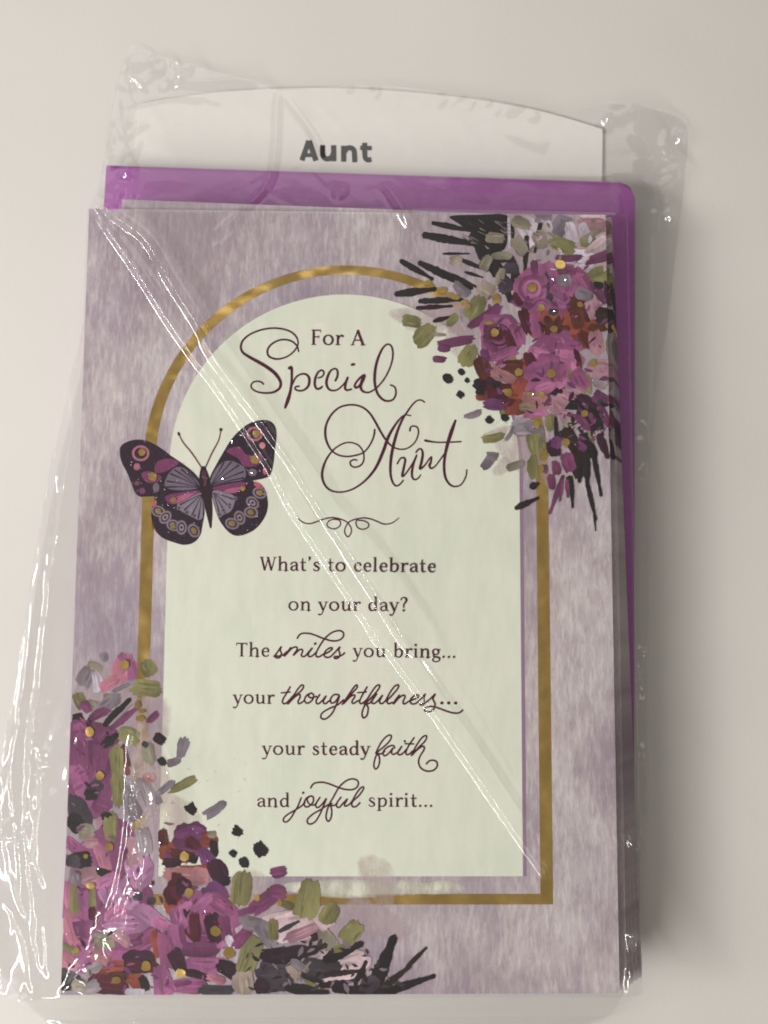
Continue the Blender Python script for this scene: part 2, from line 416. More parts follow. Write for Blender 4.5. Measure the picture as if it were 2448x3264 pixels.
class Bouquet:
    def __init__(s, seed):
        s.r = random.Random(seed); s.p = Print(z=PZ, off=FT); s.gold = Print(z=0.00020, off=FT); s.w = Print(z=0.0000322, off=FT); s.p.RAMP = 0.0; s.p.SHADE = 0.26; s.wa = []; s.w.STEP = 0.00000015; s.x0, s.y0, s.s = 0, 0, 1
    def set(s, x0, y0, sc): s.x0, s.y0, s.s = x0, y0, sc
    def m(s, x, y): return s.x0+x/s.s, s.y0+y/s.s
    def jit(s, c, a=0.10):
        k = 1+s.r.uniform(-a, a); return (c[0]*k*(1+s.r.uniform(-.04, .04)), c[1]*k, c[2]*k*(1+s.r.uniform(-.04, .04)), 1)
    def wash(s, x, y, L, Wd, ang, c):
        a = math.radians(ang); n = 26; b_ = len(s.w.v); cc = C[c]; ph = [s.r.uniform(0, 6.28) for _ in range(3)]
        def pt(rr, t):
            u, v = rr*math.cos(t)*L/2, rr*math.sin(t)*Wd/2
            return (*s.w.P(s.m(x+u*math.cos(a)-v*math.sin(a), y+u*math.sin(a)+v*math.cos(a))), s.w.z)
        wob = [1+.16*math.sin(2*2*math.pi*i/n+ph[0])+.12*math.sin(3*2*math.pi*i/n+ph[1])+s.r.uniform(-.06, .06) for i in range(n)]
        kk = 1.7 if c == 'CR' else 1.0
        s.w.v.append(pt(0, 0)); s.wa.append(.62*kk)
        for rr, al in ((.55, .55), (.85, .4), (1.0, 0.0)):
            for i in range(n): s.w.v.append(pt(rr*wob[i], 2*math.pi*i/n)); s.wa.append(al*kk)
        for i in range(n):
            k = (i+1) % n; s.w.f.append([b_, b_+1+i, b_+1+k]); s.w.c.append(cc)
            for q in (0, 1): s.w.f.append([b_+1+q*n+i, b_+1+(q+1)*n+i, b_+1+(q+1)*n+k, b_+1+q*n+k]); s.w.c.append(cc)
        s.w.z += s.w.STEP
    def build_wash(s, parent):
        o = s.w.build('pink_wash', M['wash'], parent); me = o.data; at = me.color_attributes['Col']
        for p in me.polygons:
            for li in p.loop_indices:
                c = s.w.c[p.index]; at.data[li].color = (c[0], c[1], c[2], s.wa[me.loops[li].vertex_index])
        return o
    def E(s, x, y, L, Wd, ang, c, rag=0.10):
        if c in ('PW', 'PW2', 'CR'): return s.wash(x, y, L*1.15, Wd*1.15, ang, c)
        n = 30; a = math.radians(ang); pts = []; ex = s.r.uniform(2.3, 5.0); tp = s.r.uniform(-.25, .25); bd = s.r.uniform(-.10, .10)
        for i in range(n):
            t = 2*math.pi*i/n; ct, st_ = math.cos(t), math.sin(t)
            rr = (abs(ct)**ex+abs(st_)**ex)**(-1/ex) * (1+s.r.uniform(-rag, rag)*(1.5 if abs(ct) > .8 else 0.6))
            u, v = rr*ct*L/2, rr*st_*Wd/2*(1+tp*ct) + bd*L*(ct*ct-.5)
            pts.append(s.m(x+u*math.cos(a)-v*math.sin(a), y+u*math.sin(a)+v*math.cos(a)))
        s.p.poly(pts, s.jit(C[c]))
        # a couple of drier brush marks on the bigger dabs
        if L*Wd > 3500:
            for _ in range(3 if L*Wd > 9000 else 2):
                o = s.r.uniform(-.38, .38)*Wd; l = L*s.r.uniform(.3, .8); u0 = s.r.uniform(-.12, .12)*L
                q = [(u0-l/2, o), (u0, o+s.r.uniform(-.04, .04)*Wd), (u0+l/2, o)]
                q = [s.m(x+u*math.cos(a)-v*math.sin(a), y+u*math.sin(a)+v*math.cos(a)) for u, v in q]
                k = s.r.choice((0.72, 0.85, 1.2, 1.35)); cc = C[c]
                s.p.ribbon(q, [Wd*0.04/s.s, Wd*s.r.uniform(.1, .2)/s.s, Wd*0.03/s.s], (cc[0]*k, cc[1]*k, cc[2]*k, 1), sub=3)
    def Q(s, x, y, d, c='K'):
        s.E(x, y, d*1.15, d, s.r.uniform(30, 60), c, 0.12)
    def S(s, x1, y1, x2, y2, w, c='K'):
        mx, my = (x1+x2)/2+s.r.uniform(-.1, .1)*w, (y1+y2)/2+s.r.uniform(-.1, .1)*w
        L = math.hypot(x2-x1, y2-y1); dx, dy = (x2-x1)/L, (y2-y1)/L; n = max(6, int(L/18)); A, Bq = [], []
        for i in range(n+1):
            t = i/n; hw = w/2*(0.62+0.5*math.sin(math.pi*min(1, t*1.15+.08)))
            hw *= 1+s.r.uniform(-.12, .12)
            x, y = x1+(x2-x1)*t, y1+(y2-y1)*t
            A.append(s.m(x-dy*hw, y+dx*hw)); hw *= 1+s.r.uniform(-.1, .1); Bq.append(s.m(x+dy*hw, y-dx*hw))
        e0 = s.m(x1-dx*w*.22, y1-dy*w*.22); e1 = s.m(x2+dx*w*.25, y2+dy*w*.25)
        s.p.poly([e0]+A+[e1]+Bq[::-1], s.jit(C[c]))
    def Y(s, pts, c): s.p.poly(spline([s.m(*p) for p in pts], 3, True), s.jit(C[c]))
    def ring(s, x, y, r, w, c, a0=0, a1=300):
        pts = [s.m(x+r*math.cos(math.radians(a0+(a1-a0)*k/10)), y+r*math.sin(math.radians(a0+(a1-a0)*k/10))) for k in range(11)]
        s.p.ribbon(pts, [w*.4/s.s, w/s.s, w*.5/s.s], s.jit(C[c]), sub=3)
    def g(s, x, y, r, ry=None):
        ry = ry or r; pts = []
        for i in range(12):
            t = 2*math.pi*i/12; k = 1+s.r.uniform(-.14, .14); pts.append(s.m(x+r*k*math.cos(t), y+ry*k*math.sin(t)))
        s.gold.poly(pts)
    def rose(s, x, y, r, seed=0):
        s.E(x, y, 2*r, 1.9*r, s.r.uniform(0, 90), 'M')
        for k in range(9):
            a = k*2*math.pi/9+s.r.uniform(-.3, .3); q = r*s.r.uniform(.5, .8)
            s.E(x+q*math.cos(a), y+q*math.sin(a), r*.8, r*.42, math.degrees(a)+90+s.r.uniform(-20, 20), s.r.choice(['Mp', 'M', 'P', 'Mp', 'M2']))
        for k in range(3): s.ring(x+s.r.uniform(-4, 4), y+s.r.uniform(-4, 4), r*(.32+.17*k), r*.13, s.r.choice(['R', 'V', 'M2']), s.r.uniform(0, 360), s.r.uniform(420, 600))
        s.E(x, y, r*.5, r*.45, 0, 'V')

# ---- upper right bouquet
bq = Bouquet(3); E_, S_, Q_, g_ = bq.E, bq.S, bq.Q, bq.g
bq.set(1200, 650, 1.843)
E_(1110, 240, 640, 430, 8, 'PW'); E_(250, 690, 330, 120, 12, 'PW'); E_(430, 640, 300, 170, 10, 'PW'); E_(520, 780, 200, 240, 60, 'PW')
E_(900, 160, 200, 130, 60, 'W'); E_(1200, 260, 300, 160, 30, 'PW'); E_(1320, 120, 240, 160, 0, 'Dl'); E_(1180, 330, 220, 120, 0, 'W')
bq.Y([(430, 72), (600, 64), (765, 66), (775, 160), (750, 270), (660, 260), (570, 180), (480, 115)], 'K')
for a in ((275, 183, 600, 240, 46), (328, 112, 590, 165, 32), (480, 92, 700, 135, 40), (390, 293, 545, 292, 15), (480, 322, 655, 392, 26), (140, 333, 330, 442, 34),
          (250, 345, 560, 495, 42), (380, 398, 595, 490, 30), (520, 400, 625, 432, 18), (112, 530, 345, 500, 46), (250, 572, 505, 562, 36), (560, 180, 640, 300, 60),
          (600, 250, 700, 420, 64), (640, 295, 800, 330, 76), (700, 350, 790, 570, 66), (795, 120, 802, 225, 22), (965, 105, 930, 285, 28), (800, 330, 850, 600, 50)): S_(*a)
S_(235, 612, 445, 600, 26, 'Kp'); S_(335, 690, 445, 660, 26, 'Kp'); S_(882, 190, 872, 410, 34, 'Kb'); S_(776, 80, 780, 262, 18, 'W')
for k in range(26):
    x, y = bq.r.uniform(500, 760), bq.r.uniform(85, 260); S_(x, y, x+bq.r.uniform(25, 60), y+bq.r.uniform(-5, 40), bq.r.uniform(3, 7), bq.r.choice(['Sd', 'S', 'Kp', 'T']))
for a in ((850, 112, 120, 70, 20, 'T'), (840, 250, 120, 80, 60, 'T'), (962, 212, 120, 84, 70, 'T2'), (1085, 130, 130, 95, -60, 'S'), (980, 82, 95, 60, 0, 'S'), (1145, 170, 130, 66, 80, 'W'),
          (1010, 132, 70, 40, 70, 'W'), (1092, 243, 155, 88, 24, 'G'), (1240, 222, 95, 60, 0, 'G'), (1270, 128, 170, 95, 0, 'D'), (1290, 240, 160, 46, -40, 'Dl'), (1392, 200, 170, 70, 88, 'T'),
          (1220, 150, 90, 60, 70, 'W'), (1270, 180, 130, 34, -25, 'T'), (1130, 315, 170, 44, 0, 'V'), (1325, 310, 200, 62, -18, 'V'), (1390, 330, 100, 40, 85, 'V'),
          (1300, 430, 130, 105, -20, 'G'), (1395, 450, 110, 50, 86, 'G'), (1210, 350, 90, 60, 20, 'PW2'), (700, 200, 110, 60, 5, 'T'), (735, 307, 115, 46, 0, 'T'),
          (645, 345, 95, 62, -60, 'T'), (792, 380, 90, 66, 0, 'Sd'), (730, 430, 105, 52, -78, 'T'), (465, 335, 70, 58, 0, 'T2'), (760, 485, 95, 78, -30, 'Sd'), (640, 502, 105, 92, 30, 'T2'),
          (520, 680, 130, 60, 70, 'S2'), (500, 500, 120, 60, 40, 'S'), (580, 612, 155, 104, -60, 'G'), (445, 682, 85, 50, -50, 'G'), (205, 690, 115, 70, 12, 'G'), (285, 772, 160, 112, -48, 'G'),
          (372, 766, 80, 20, 5, 'T2'), (540, 892, 135, 104, -65, 'G'), (465, 812, 220, 58, -10, 'V'), (398, 845, 74, 50, 10, 'V'), (370, 912, 80, 42, 4, 'V'), (640, 660, 220, 60, -32, 'V')): E_(*a)
bq.Y([(805, 470), (860, 400), (930, 360), (1050, 350), (1190, 370), (1265, 470), (1260, 580), (1130, 640), (1010, 670), (900, 640), (820, 560)], 'M')
for a in ((930, 385, 110, 46, 82, 'M2'), (965, 400, 100, 36, 88, 'Mp'), (1020, 380, 90, 60, 60, 'Mp'), (1130, 410, 150, 80, 10, 'M2'), (1190, 470, 120, 80, 60, 'M'), (1060, 470, 150, 70, 70, 'M'),
          (1100, 450, 90, 70, 0, 'S'), (1080, 560, 140, 90, 30, 'Mp'), (1180, 520, 110, 80, 30, 'Mp'), (1000, 470, 140, 26, 88, 'Sd'), (1005, 550, 70, 50, 0, 'Sd'), (900, 560, 170, 60, 20, 'M2')): E_(*a)
E_(912, 495, 190, 150, 0, 'Mp'); bq.ring(912, 495, 70, 22, 'M2', 20, 300); bq.ring(915, 497, 44, 18, 'P', 150, 480)
E_(970, 612, 130, 110, 0, 'Mp'); bq.ring(968, 612, 45, 18, 'M2', 60, 330)
E_(860, 590, 130, 40, 15, 'V'); E_(830, 560, 90, 40, 60, 'R')
E_(1100, 740, 420, 200, 10, 'O'); E_(1000, 700, 200, 120, 0, 'O'); E_(900, 930, 240, 70, -20, 'O'); E_(1280, 700, 120, 120, 0, 'O')
E_(1190, 620, 170, 110, 60, 'B'); E_(1180, 680, 120, 80, 80, 'B'); E_(1270, 620, 120, 84, 75, 'D')
for a in ((1310, 520, 150, 56, 50, 'V'), (1370, 560, 200, 60, 80, 'Vd'), (1345, 660, 120, 110, 0, 'Kb'), (1300, 730, 130, 50, 0, 'B'), (1395, 700, 100, 50, 85, 'Kb'), (1240, 800, 130, 64, 45, 'B'),
          (1292, 812, 140, 84, 82, 'D'), (1380, 830, 120, 60, 88, 'T'), (1310, 970, 150, 120, 0, 'D'), (1395, 950, 180, 40, 88, 'T2'), (1305, 480, 60, 46, 0, 'K'), (1220, 530, 100, 70, 20, 'S')): E_(*a)
for k in range(6): E_(1040+62*math.cos(k*1.05), 735+50*math.sin(k*1.05), 74, 50, k*60, 'B')
E_(1040, 635, 60, 40, 0, 'Sd'); E_(880, 690, 150, 70, 70, 'R'); E_(935, 710, 160, 60, 80, 'M')
bq.rose(720, 770, 125); E_(690, 760, 130, 110, 0, 'M2'); E_(700, 762, 84, 80, 0, 'R'); E_(785, 800, 130, 56, 70, 'R'); E_(830, 770, 140, 70, 70, 'M'); E_(740, 890, 190, 60, -22, 'Mp'); E_(640, 910, 120, 50, 80, 'pu')
bq.rose(1060, 900, 140); E_(1090, 830, 220, 80, 8, 'M'); E_(1130, 905, 180, 84, 20, 'P'); E_(960, 875, 130, 60, 20, 'P'); E_(1180, 905, 120, 36, 75, 'R'); E_(900, 925, 110, 66, 70, 'R'); E_(1010, 915, 130, 66, 10, 'M')
E_(1025, 995, 150, 130, 0, 'Mp'); bq.ring(1025, 995, 50, 22, 'M2', 20, 300); E_(1105, 1000, 110, 60, -60, 'M'); E_(1175, 960, 60, 50, 0, 'B')
E_(800, 965, 130, 100, 0, 'B'); E_(695, 985, 110, 120, 0, 'D'); E_(615, 970, 150, 60, 72, 'R'); E_(660, 1010, 90, 70, 0, 'Dt'); E_(610, 1060, 90, 70, 0, 'Kp'); E_(930, 1040, 170, 130, 0, 'M')
for a in ((415, 1025, 46), (497, 986, 34), (532, 1037, 25)): Q_(*a)
for a in ((915, 495, 25), (968, 612, 20), (1080, 355, 30, 26), (700, 556, 27), (1195, 592, 17), (1042, 735, 21), (694, 758, 25), (1025, 997, 26), (1270, 935, 20), (1360, 715, 17), (1408, 712, 9),
          (835, 988, 22), (660, 700, 30, 12), (302, 465, 24, 16), (325, 482, 14, 10), (385, 508, 26, 20), (430, 535, 20, 14), (465, 550, 26, 15), (515, 578, 20, 12), (540, 605, 14, 18), (760, 1100, 24, 12)): g_(*a)
bq.set(1400, 1150, 2.37)
E_(620, 650, 400, 300, 60, 'PW'); E_(900, 820, 380, 300, 70, 'PW2'); E_(1230, 560, 240, 160, 80, 'PW'); E_(480, 800, 120, 130, 60, 'PW'); E_(440, 540, 200, 60, -12, 'PW2')
for a in ((1010, 150, 200, 60, 72, 'G'), (1125, 170, 170, 50, 82, 'G'), (1060, 145, 170, 130, 62, 'M'), (1205, 75, 180, 130, 0, 'D'), (1215, 170, 110, 80, 20, 'S2'), (1310, 130, 200, 60, 88, 'T2'),
          (700, 130, 260, 200, -30, 'M'), (640, 150, 160, 120, 60, 'Mp'), (330, 60, 170, 120, 62, 'B'), (540, 70, 180, 120, 0, 'B'), (590, 160, 150, 90, 20, 'O'), (480, 110, 200, 80, 25, 'Dt'), (430, 90, 90, 60, 30, 'Dt'),
          (400, 210, 170, 140, 30, 'Vd'), (560, 270, 150, 210, 0, 'O'), (570, 350, 120, 230, 85, 'Ru'), (430, 250, 190, 150, 0, 'R'), (490, 200, 110, 60, 0, 'R'), (420, 335, 170, 90, 8, 'pu'), (318, 262, 90, 80, 0, 'Ru'),
          (310, 230, 70, 60, 0, 'K'), (330, 180, 60, 60, 0, 'Kp'), (430, 180, 60, 60, 20, 'K'), (890, 235, 130, 60, 0, 'Kp'), (935, 168, 110, 58, -35, 'P'), (800, 200, 160, 90, -20, 'P'), (845, 95, 190, 150, 0, 'Mp'),
          (935, 80, 130, 70, -60, 'M'), (1010, 30, 90, 60, 80, 'P'), (1020, 245, 180, 110, 20, 'D'), (1060, 340, 240, 90, 10, 'K'), (1150, 430, 240, 150, 50, 'K'), (1110, 300, 170, 70, 30, 'Vd'), (880, 340, 150, 120, 60, 'D'),
          (930, 300, 110, 90, 30, 'D'), (730, 310, 230, 150, 0, 'Dt'), (640, 350, 80, 60, 0, 'T'), (690, 350, 110, 30, 10, 'G'), (730, 402, 180, 66, -4, 'P'), (970, 425, 110, 80, 10, 'D'), (975, 490, 100, 80, 80, 'T2'),
          (1220, 285, 130, 94, 30, 'V'), (1215, 310, 50, 40, 0, 'Sd'), (1315, 330, 200, 60, 82, 'V'), (1250, 420, 190, 60, 62, 'V'), (640, 500, 190, 140, 0, 'S2'), (700, 500, 120, 80, 40, 'S'), (530, 552, 130, 30, -60, 'S'),
          (840, 470, 120, 94, 82, 'G'), (880, 500, 150, 30, 88, 'Kp'), (760, 545, 120, 70, 80, 'S'), (720, 625, 170, 104, 82, 'G'), (775, 650, 130, 60, 88, 'G'), (710, 805, 170, 84, 86, 'G'), (480, 400, 60, 40, 60, 'G')): E_(*a)
for a in ((255, 405, 145, 52, -18, 'S'), (402, 580, 175, 62, -12, 'G'), (370, 765, 140, 72, -52, 'S'), (400, 720, 90, 60, 10, 'S'), (575, 790, 150, 60, -20, 'T')): E_(*a)
for a in ((65, 135, 66), (168, 86, 44), (212, 150, 34), (158, 256, 50), (380, 446, 54), (495, 430, 54)): Q_(*a)
S_(1205, 560, 1272, 730, 62, 'Vd'); S_(1300, 430, 1305, 720, 44, 'Vd'); S_(1340, 480, 1345, 690, 36, 'Vd')
E_(1000, 600, 220, 100, 62, 'Kb'); E_(1060, 760, 260, 120, 86, 'Kb'); E_(1120, 640, 200, 100, 70, 'K'); E_(940, 560, 90, 70, 0, 'Kb')
for a in ((1062, 700, 1058, 915, 46), (1112, 700, 1118, 950, 50), (1115, 920, 1182, 1200, 34), (1165, 1100, 1180, 1285, 18), (1145, 600, 1222, 1020, 38), (1000, 930, 1006, 1110, 28), (690, 955, 748, 928, 50), (575, 1115, 750, 1035, 42)): S_(*a)
E_(985, 925, 110, 56, 85, 'K'); E_(1080, 465, 160, 64, 50, 'M2'); E_(1150, 430, 90, 40, 60, 'M2'); E_(1070, 642, 94, 56, 42, 'M2'); S_(1130, 545, 1162, 618, 24, 'G')
for a in ((870, 660, 130, 104, 80, 'Vd'), (880, 620, 80, 90, 0, 'pu'), (975, 765, 150, 100, 72, 'M2'), (880, 808, 110, 66, 78, 'M2'), (800, 820, 70, 40, 80, 'M2'), (845, 915, 120, 60, 82, 'M2')): E_(*a)
for a in ((935, 870, 832, 1155, 36, 'M2'), (930, 900, 910, 1060, 26, 'M2'), (962, 900, 972, 1030, 30, 'M2')): S_(*a)
for a in ((595, 90, 28), (845, 96, 34), (1160, 20, 28), (522, 243, 30), (690, 252, 32, 18), (775, 258, 22, 26), (1096, 400, 27), (736, 478, 22, 40), (956, 622, 28, 34), (780, 720, 34, 30), (770, 815, 20, 30), (800, 690, 16, 24)): g_(*a)
bouquet_tr = bq

# ---- lower left bouquet
bq = Bouquet(11); E_, S_, Q_, g_ = bq.E, bq.S, bq.Q, bq.g
bq.set(150, 2000, 2.212)
E_(420, 520, 420, 420, 60, 'PW'); E_(720, 760, 260, 500, 20, 'PW'); E_(740, 1120, 240, 500, 10, 'PW2'); E_(740, 420, 140, 420, 0, 'PW'); E_(900, 1330, 420, 260, 30, 'PW2')
for a in ((400, 207, 66, 58, 60, 'S'), (340, 280, 115, 62, 20, 'T'), (270, 350, 140, 110, -65, 'S'), (350, 380, 150, 74, 80, 'L'), (540, 290, 210, 170, -60, 'Pk'), (535, 225, 90, 60, 60, 'Mp'), (440, 395, 150, 80, -32, 'Pk'),
          (592, 300, 150, 66, 84, 'Mp'), (520, 425, 140, 32, -26, 'S'), (460, 492, 120, 66, 0, 'T'), (715, 285, 120, 110, 60, 'G'), (698, 430, 215, 120, 6, 'G'), (232, 515, 120, 84, 64, 'Gd'), (330, 560, 110, 90, 30, 'T'),
          (430, 545, 210, 90, -36, 'S'), (360, 620, 180, 66, -30, 'V'), (275, 560, 90, 70, 50, 'M2'), (215, 640, 80, 70, 0, 'Kp')): E_(*a)
bq.Y([(150, 670), (300, 660), (430, 690), (520, 760), (470, 880), (480, 1050), (420, 1300), (330, 1350), (140, 1180), (140, 900)], 'M2')
for a in ((240, 760, 170, 90, 70, 'M'), (420, 760, 140, 60, -40, 'M2'), (330, 860, 220, 80, 88, 'V'), (215, 900, 240, 90, 80, 'M2'), (220, 1080, 220, 130, 70, 'M'), (260, 1180, 200, 90, 60, 'Mp'), (350, 960, 240, 70, 88, 'M2'), (430, 1010, 200, 60, -70, 'V'),
          (390, 1250, 140, 130, 20, 'M2'), (335, 1145, 150, 104, -55, 'Sd'), (310, 1180, 90, 80, 0, 'K'), (222, 1290, 240, 150, 65, 'Sd'), (200, 1380, 160, 120, 50, 'K'), (550, 910, 160, 66, 76, 'R'), (560, 1000, 90, 40, 80, 'Ru'),
          (575, 765, 160, 116, 24, 'G'), (490, 945, 230, 96, 88, 'G'), (500, 1145, 240, 104, 84, 'G'), (720, 890, 150, 92, 78, 'T'), (600, 1240, 260, 130, 84, 'S'), (690, 1180, 240, 130, 70, 'S2'), (720, 1060, 90, 70, 0, 'Dt'),
          (460, 1375, 150, 96, 84, 'G'), (370, 1390, 110, 40, 88, 'D'), (275, 1425, 100, 90, 0, 'T'), (420, 1330, 80, 60, 0, 'K')): E_(*a)
S_(405, 690, 585, 505, 52); S_(440, 715, 640, 565, 52, 'M2'); S_(395, 835, 495, 755, 62); S_(440, 690, 600, 540, 16, 'S2')
for a in ((745, 635, 104, 50, -42, 'M2'), (955, 850, 150, 78, -75, 'S'), (895, 945, 100, 56, -20, 'S'), (955, 1110, 215, 66, -28, 'G'), (835, 1130, 150, 50, -38, 'S'), (785, 1200, 96, 48, 78, 'S'), (1185, 1280, 175, 72, -36, 'S')): E_(*a)
for a in ((795, 785, 74), (692, 825, 42), (812, 945, 56), (1018, 1277, 72)): Q_(*a)
for a in ((548, 262, 34), (303, 735, 34), (375, 1043, 32), (640, 545, 24, 26), (670, 590, 26, 14), (660, 640, 34, 18)): g_(*a)
bq.set(150, 2600, 2.212)
E_(420, 640, 620, 1150, 4, 'M'); E_(1450, 620, 420, 420, 20, 'PW2')
for a in ((275, 110, 120, 110, 0, 'T'), (310, 190, 110, 80, 0, 'D'), (180, 205, 130, 76, 50, 'M'), (240, 310, 150, 120, 0, 'K'), (180, 320, 110, 90, 0, 'Sd'), (300, 430, 200, 130, -20, 'D'), (395, 300, 200, 90, 70, 'Pk'), (400, 400, 110, 60, 20, 'K'),
          (200, 430, 120, 90, 80, 'S'), (450, 95, 170, 96, 88, 'G'), (190, 595, 210, 62, 88, 'G'), (262, 605, 190, 72, 88, 'Mp'), (318, 570, 190, 50, 86, 'G'), (140, 560, 180, 50, 88, 'Pk'), (165, 790, 250, 94, 74, 'Pk'), (245, 800, 150, 114, 62, 'M2'), (325, 690, 100, 60, 80, 'R'),
          (160, 935, 140, 52, 30, 'G'), (155, 1030, 150, 100, 40, 'Pk'), (150, 1160, 190, 140, 20, 'Sd'), (110, 1190, 90, 90, 0, 'K'), (430, 480, 170, 120, -30, 'P'), (420, 620, 230, 120, 76, 'M'), (400, 560, 120, 60, 70, 'Ml'), (545, 560, 220, 160, 60, 'Ml'), (650, 400, 260, 190, 80, 'Ml'),
          (600, 250, 220, 120, 80, 'D'), (680, 180, 200, 110, 80, 'S2'), (560, 740, 320, 170, 0, 'Ml'), (480, 690, 160, 80, -30, 'P'), (700, 700, 200, 120, 30, 'Ml'), (640, 570, 66, 60, 0, 'Sd'), (735, 600, 66, 60, 0, 'Sd'), (690, 885, 240, 110, -30, 'M'), (620, 900, 110, 50, -20, 'M2'),
          (400, 880, 170, 120, 0, 'T'), (520, 860, 160, 90, 40, 'D'), (770, 900, 190, 66, 80, 'O'), (470, 1080, 220, 130, 0, 'O'), (600, 1140, 190, 110, 40, 'O'), (380, 1000, 150, 80, 30, 'Dt'), (330, 1080, 130, 80, -30, 'S2')): E_(*a)
for a in ((430, 1200, 300, 130, 10, 'R'), (500, 1130, 150, 60, 0, 'B'), (650, 1035, 230, 165, 0, 'Vd'), (610, 1060, 110, 80, 0, 'R'), (740, 1060, 90, 80, 40, 'R'), (300, 1210, 150, 90, -20, 'S2'), (230, 1200, 110, 90, 10, 'T2'), (680, 1180, 110, 60, 70, 'K'), (620, 1245, 140, 60, 0, 'L')): E_(*a)
for a in ((860, 250, 130, 140, 0, 'O'), (820, 150, 120, 70, 84, 'B'), (1000, 160, 220, 240, 0, 'V'), (960, 120, 110, 60, -20, 'pu'), (1050, 110, 120, 80, 20, 'pu'), (1030, 200, 120, 80, 30, 'R'), (1140, 165, 120, 120, 0, 'Ru'), (1160, 130, 60, 50, 0, 'T'), (1178, 235, 64, 130, 0, 'K'),
          (960, 280, 200, 90, 10, 'B'), (880, 330, 130, 70, 0, 'Vd'), (1032, 305, 66, 60, 0, 'Kp'), (1130, 300, 160, 100, 60, 'pu'), (1060, 365, 260, 50, -4, 'O'), (960, 420, 300, 130, 0, 'Dt'), (1080, 430, 130, 130, 0, 'Dt'), (1205, 400, 190, 130, 66, 'Vd'), (1250, 460, 84, 70, 0, 'Kp'),
          (880, 640, 130, 100, 60, 'O'), (930, 525, 180, 220, 20, 'R'), (960, 500, 100, 120, 10, 'Vd'), (960, 620, 80, 60, 0, 'O')): E_(*a)
bq.rose(1110, 760, 215)
for a in ((1190, 560, 200, 150, 40, 'pu'), (1210, 640, 220, 150, 34, 'M'), (1080, 610, 190, 80, -32, 'Mp'), (1045, 790, 220, 84, 88, 'R'), (1110, 740, 160, 60, 80, 'M'), (1180, 790, 210, 130, 82, 'Vd'), (1262, 800, 190, 84, 80, 'M2'), (930, 720, 180, 110, 74, 'Mp'), (980, 640, 110, 60, -40, 'P'),
          (1060, 940, 280, 110, 0, 'V'), (900, 860, 200, 90, 76, 'Mp'), (960, 840, 160, 40, 80, 'M2'), (1110, 1050, 260, 120, 0, 'Mp'), (830, 950, 270, 110, 82, 'M'), (810, 760, 110, 90, 30, 'P'), (925, 1030, 190, 104, 68, 'Vd'), (810, 1170, 220, 130, 82, 'Mp'), (1000, 1200, 260, 110, 0, 'M'), (960, 1180, 130, 40, -10, 'M2'),
          (1060, 1125, 180, 56, 16, 'Kp'), (1190, 1150, 130, 60, 20, 'Pk'), (1200, 1230, 260, 84, 0, 'Sd'), (1280, 1090, 190, 110, 30, 'Kp'), (1370, 840, 190, 70, -46, 'M2'), (1300, 900, 120, 60, 60, 'W')): E_(*a)
for a in ((1345, 110, 66), (1505, 237, 92), (1310, 266, 48), (1390, 330, 66)): Q_(*a)
for a in ((440, 215, 30), (275, 285, 18), (310, 492, 36, 24), (970, 285, 34), (1000, 540, 30, 34), (1190, 812, 36), (945, 1108, 34), (1282, 968, 40), (700, 1056, 36), (492, 1157, 32, 26), (210, 945, 22)): g_(*a)
bq.set(700, 2650, 2.212)
E_(950, 400, 700, 110, 0, 'CR'); E_(1350, 400, 500, 110, 0, 'CR'); E_(1550, 390, 300, 90, 0, 'CR'); E_(700, 400, 400, 120, 0, 'CR'); E_(560, 640, 520, 220, -12, 'Dl'); E_(1120, 340, 330, 230, 60, 'PW2'); E_(1080, 620, 420, 260, 20, 'PW'); E_(800, 760, 420, 260, -20, 'PW')
E_(860, 940, 380, 240, -10, 'Dl')
for a in ((250, 650, 220, 100, 10, 'S'), (330, 730, 190, 104, 60, 'S'), (620, 690, 320, 80, -25, 'D'), (500, 700, 220, 50, -28, 'PW'), (700, 730, 130, 60, -25, 'Kb'), (760, 760, 170, 110, 60, 'T'), (700, 640, 140, 60, 50, 'Dl')): E_(*a)
S_(420, 705, 560, 632, 34, 'Sd'); E_(380, 690, 150, 78, 86, 'Gd')
for a in ((385, 1030, 270, 230, 0, 'Sd'), (460, 860, 350, 120, -8, 'Kp'), (720, 960, 270, 140, 0, 'Sd'), (550, 970, 160, 110, 30, 'S'), (300, 1090, 120, 110, 0, 'Kp'), (520, 1000, 120, 60, 50, 'Tn')): E_(*a)
S_(560, 875, 750, 800, 60, 'Kb'); S_(740, 905, 1000, 790, 78); S_(470, 1100, 760, 1140, 72); S_(580, 1010, 720, 1062, 44); S_(740, 1010, 1010, 980, 40, 'Kb'); S_(700, 1090, 960, 1050, 44, 'Kp'); S_(962, 1085, 1032, 915, 52, 'Kb')
S_(800, 1110, 1240, 1140, 60); S_(1075, 1130, 1228, 745, 92); S_(1130, 1115, 1345, 948, 48, 'Kb'); S_(1320, 955, 1455, 820, 32, 'Kb'); S_(1170, 1135, 1512, 1018, 54); E_(1060, 1080, 150, 110, -40, 'Sd')
S_(560, 1000, 640, 920, 26, 'T'); S_(600, 1050, 705, 1105, 24, 'G'); S_(980, 1080, 1000, 1040, 14, 'D')
for a in ((150, 400, 240, 140, -84, 'G'), (620, 478, 280, 165, -80, 'G'), (775, 578, 160, 124, -58, 'G'), (930, 712, 180, 130, -48, 'G'), (850, 820, 120, 50, -20, 'Gd'), (210, 890, 300, 140, -72, 'G'), (170, 1070, 160, 150, 80, 'Tn'),
          (415, 284, 115, 80, -12, 'M2'), (320, 490, 260, 110, -38, 'M2'), (200, 555, 150, 50, -18, 'M2'), (400, 430, 130, 100, 10, 'M2'), (470, 520, 110, 50, 20, 'Gd'), (160, 760, 170, 66, -46, 'M2')): E_(*a)
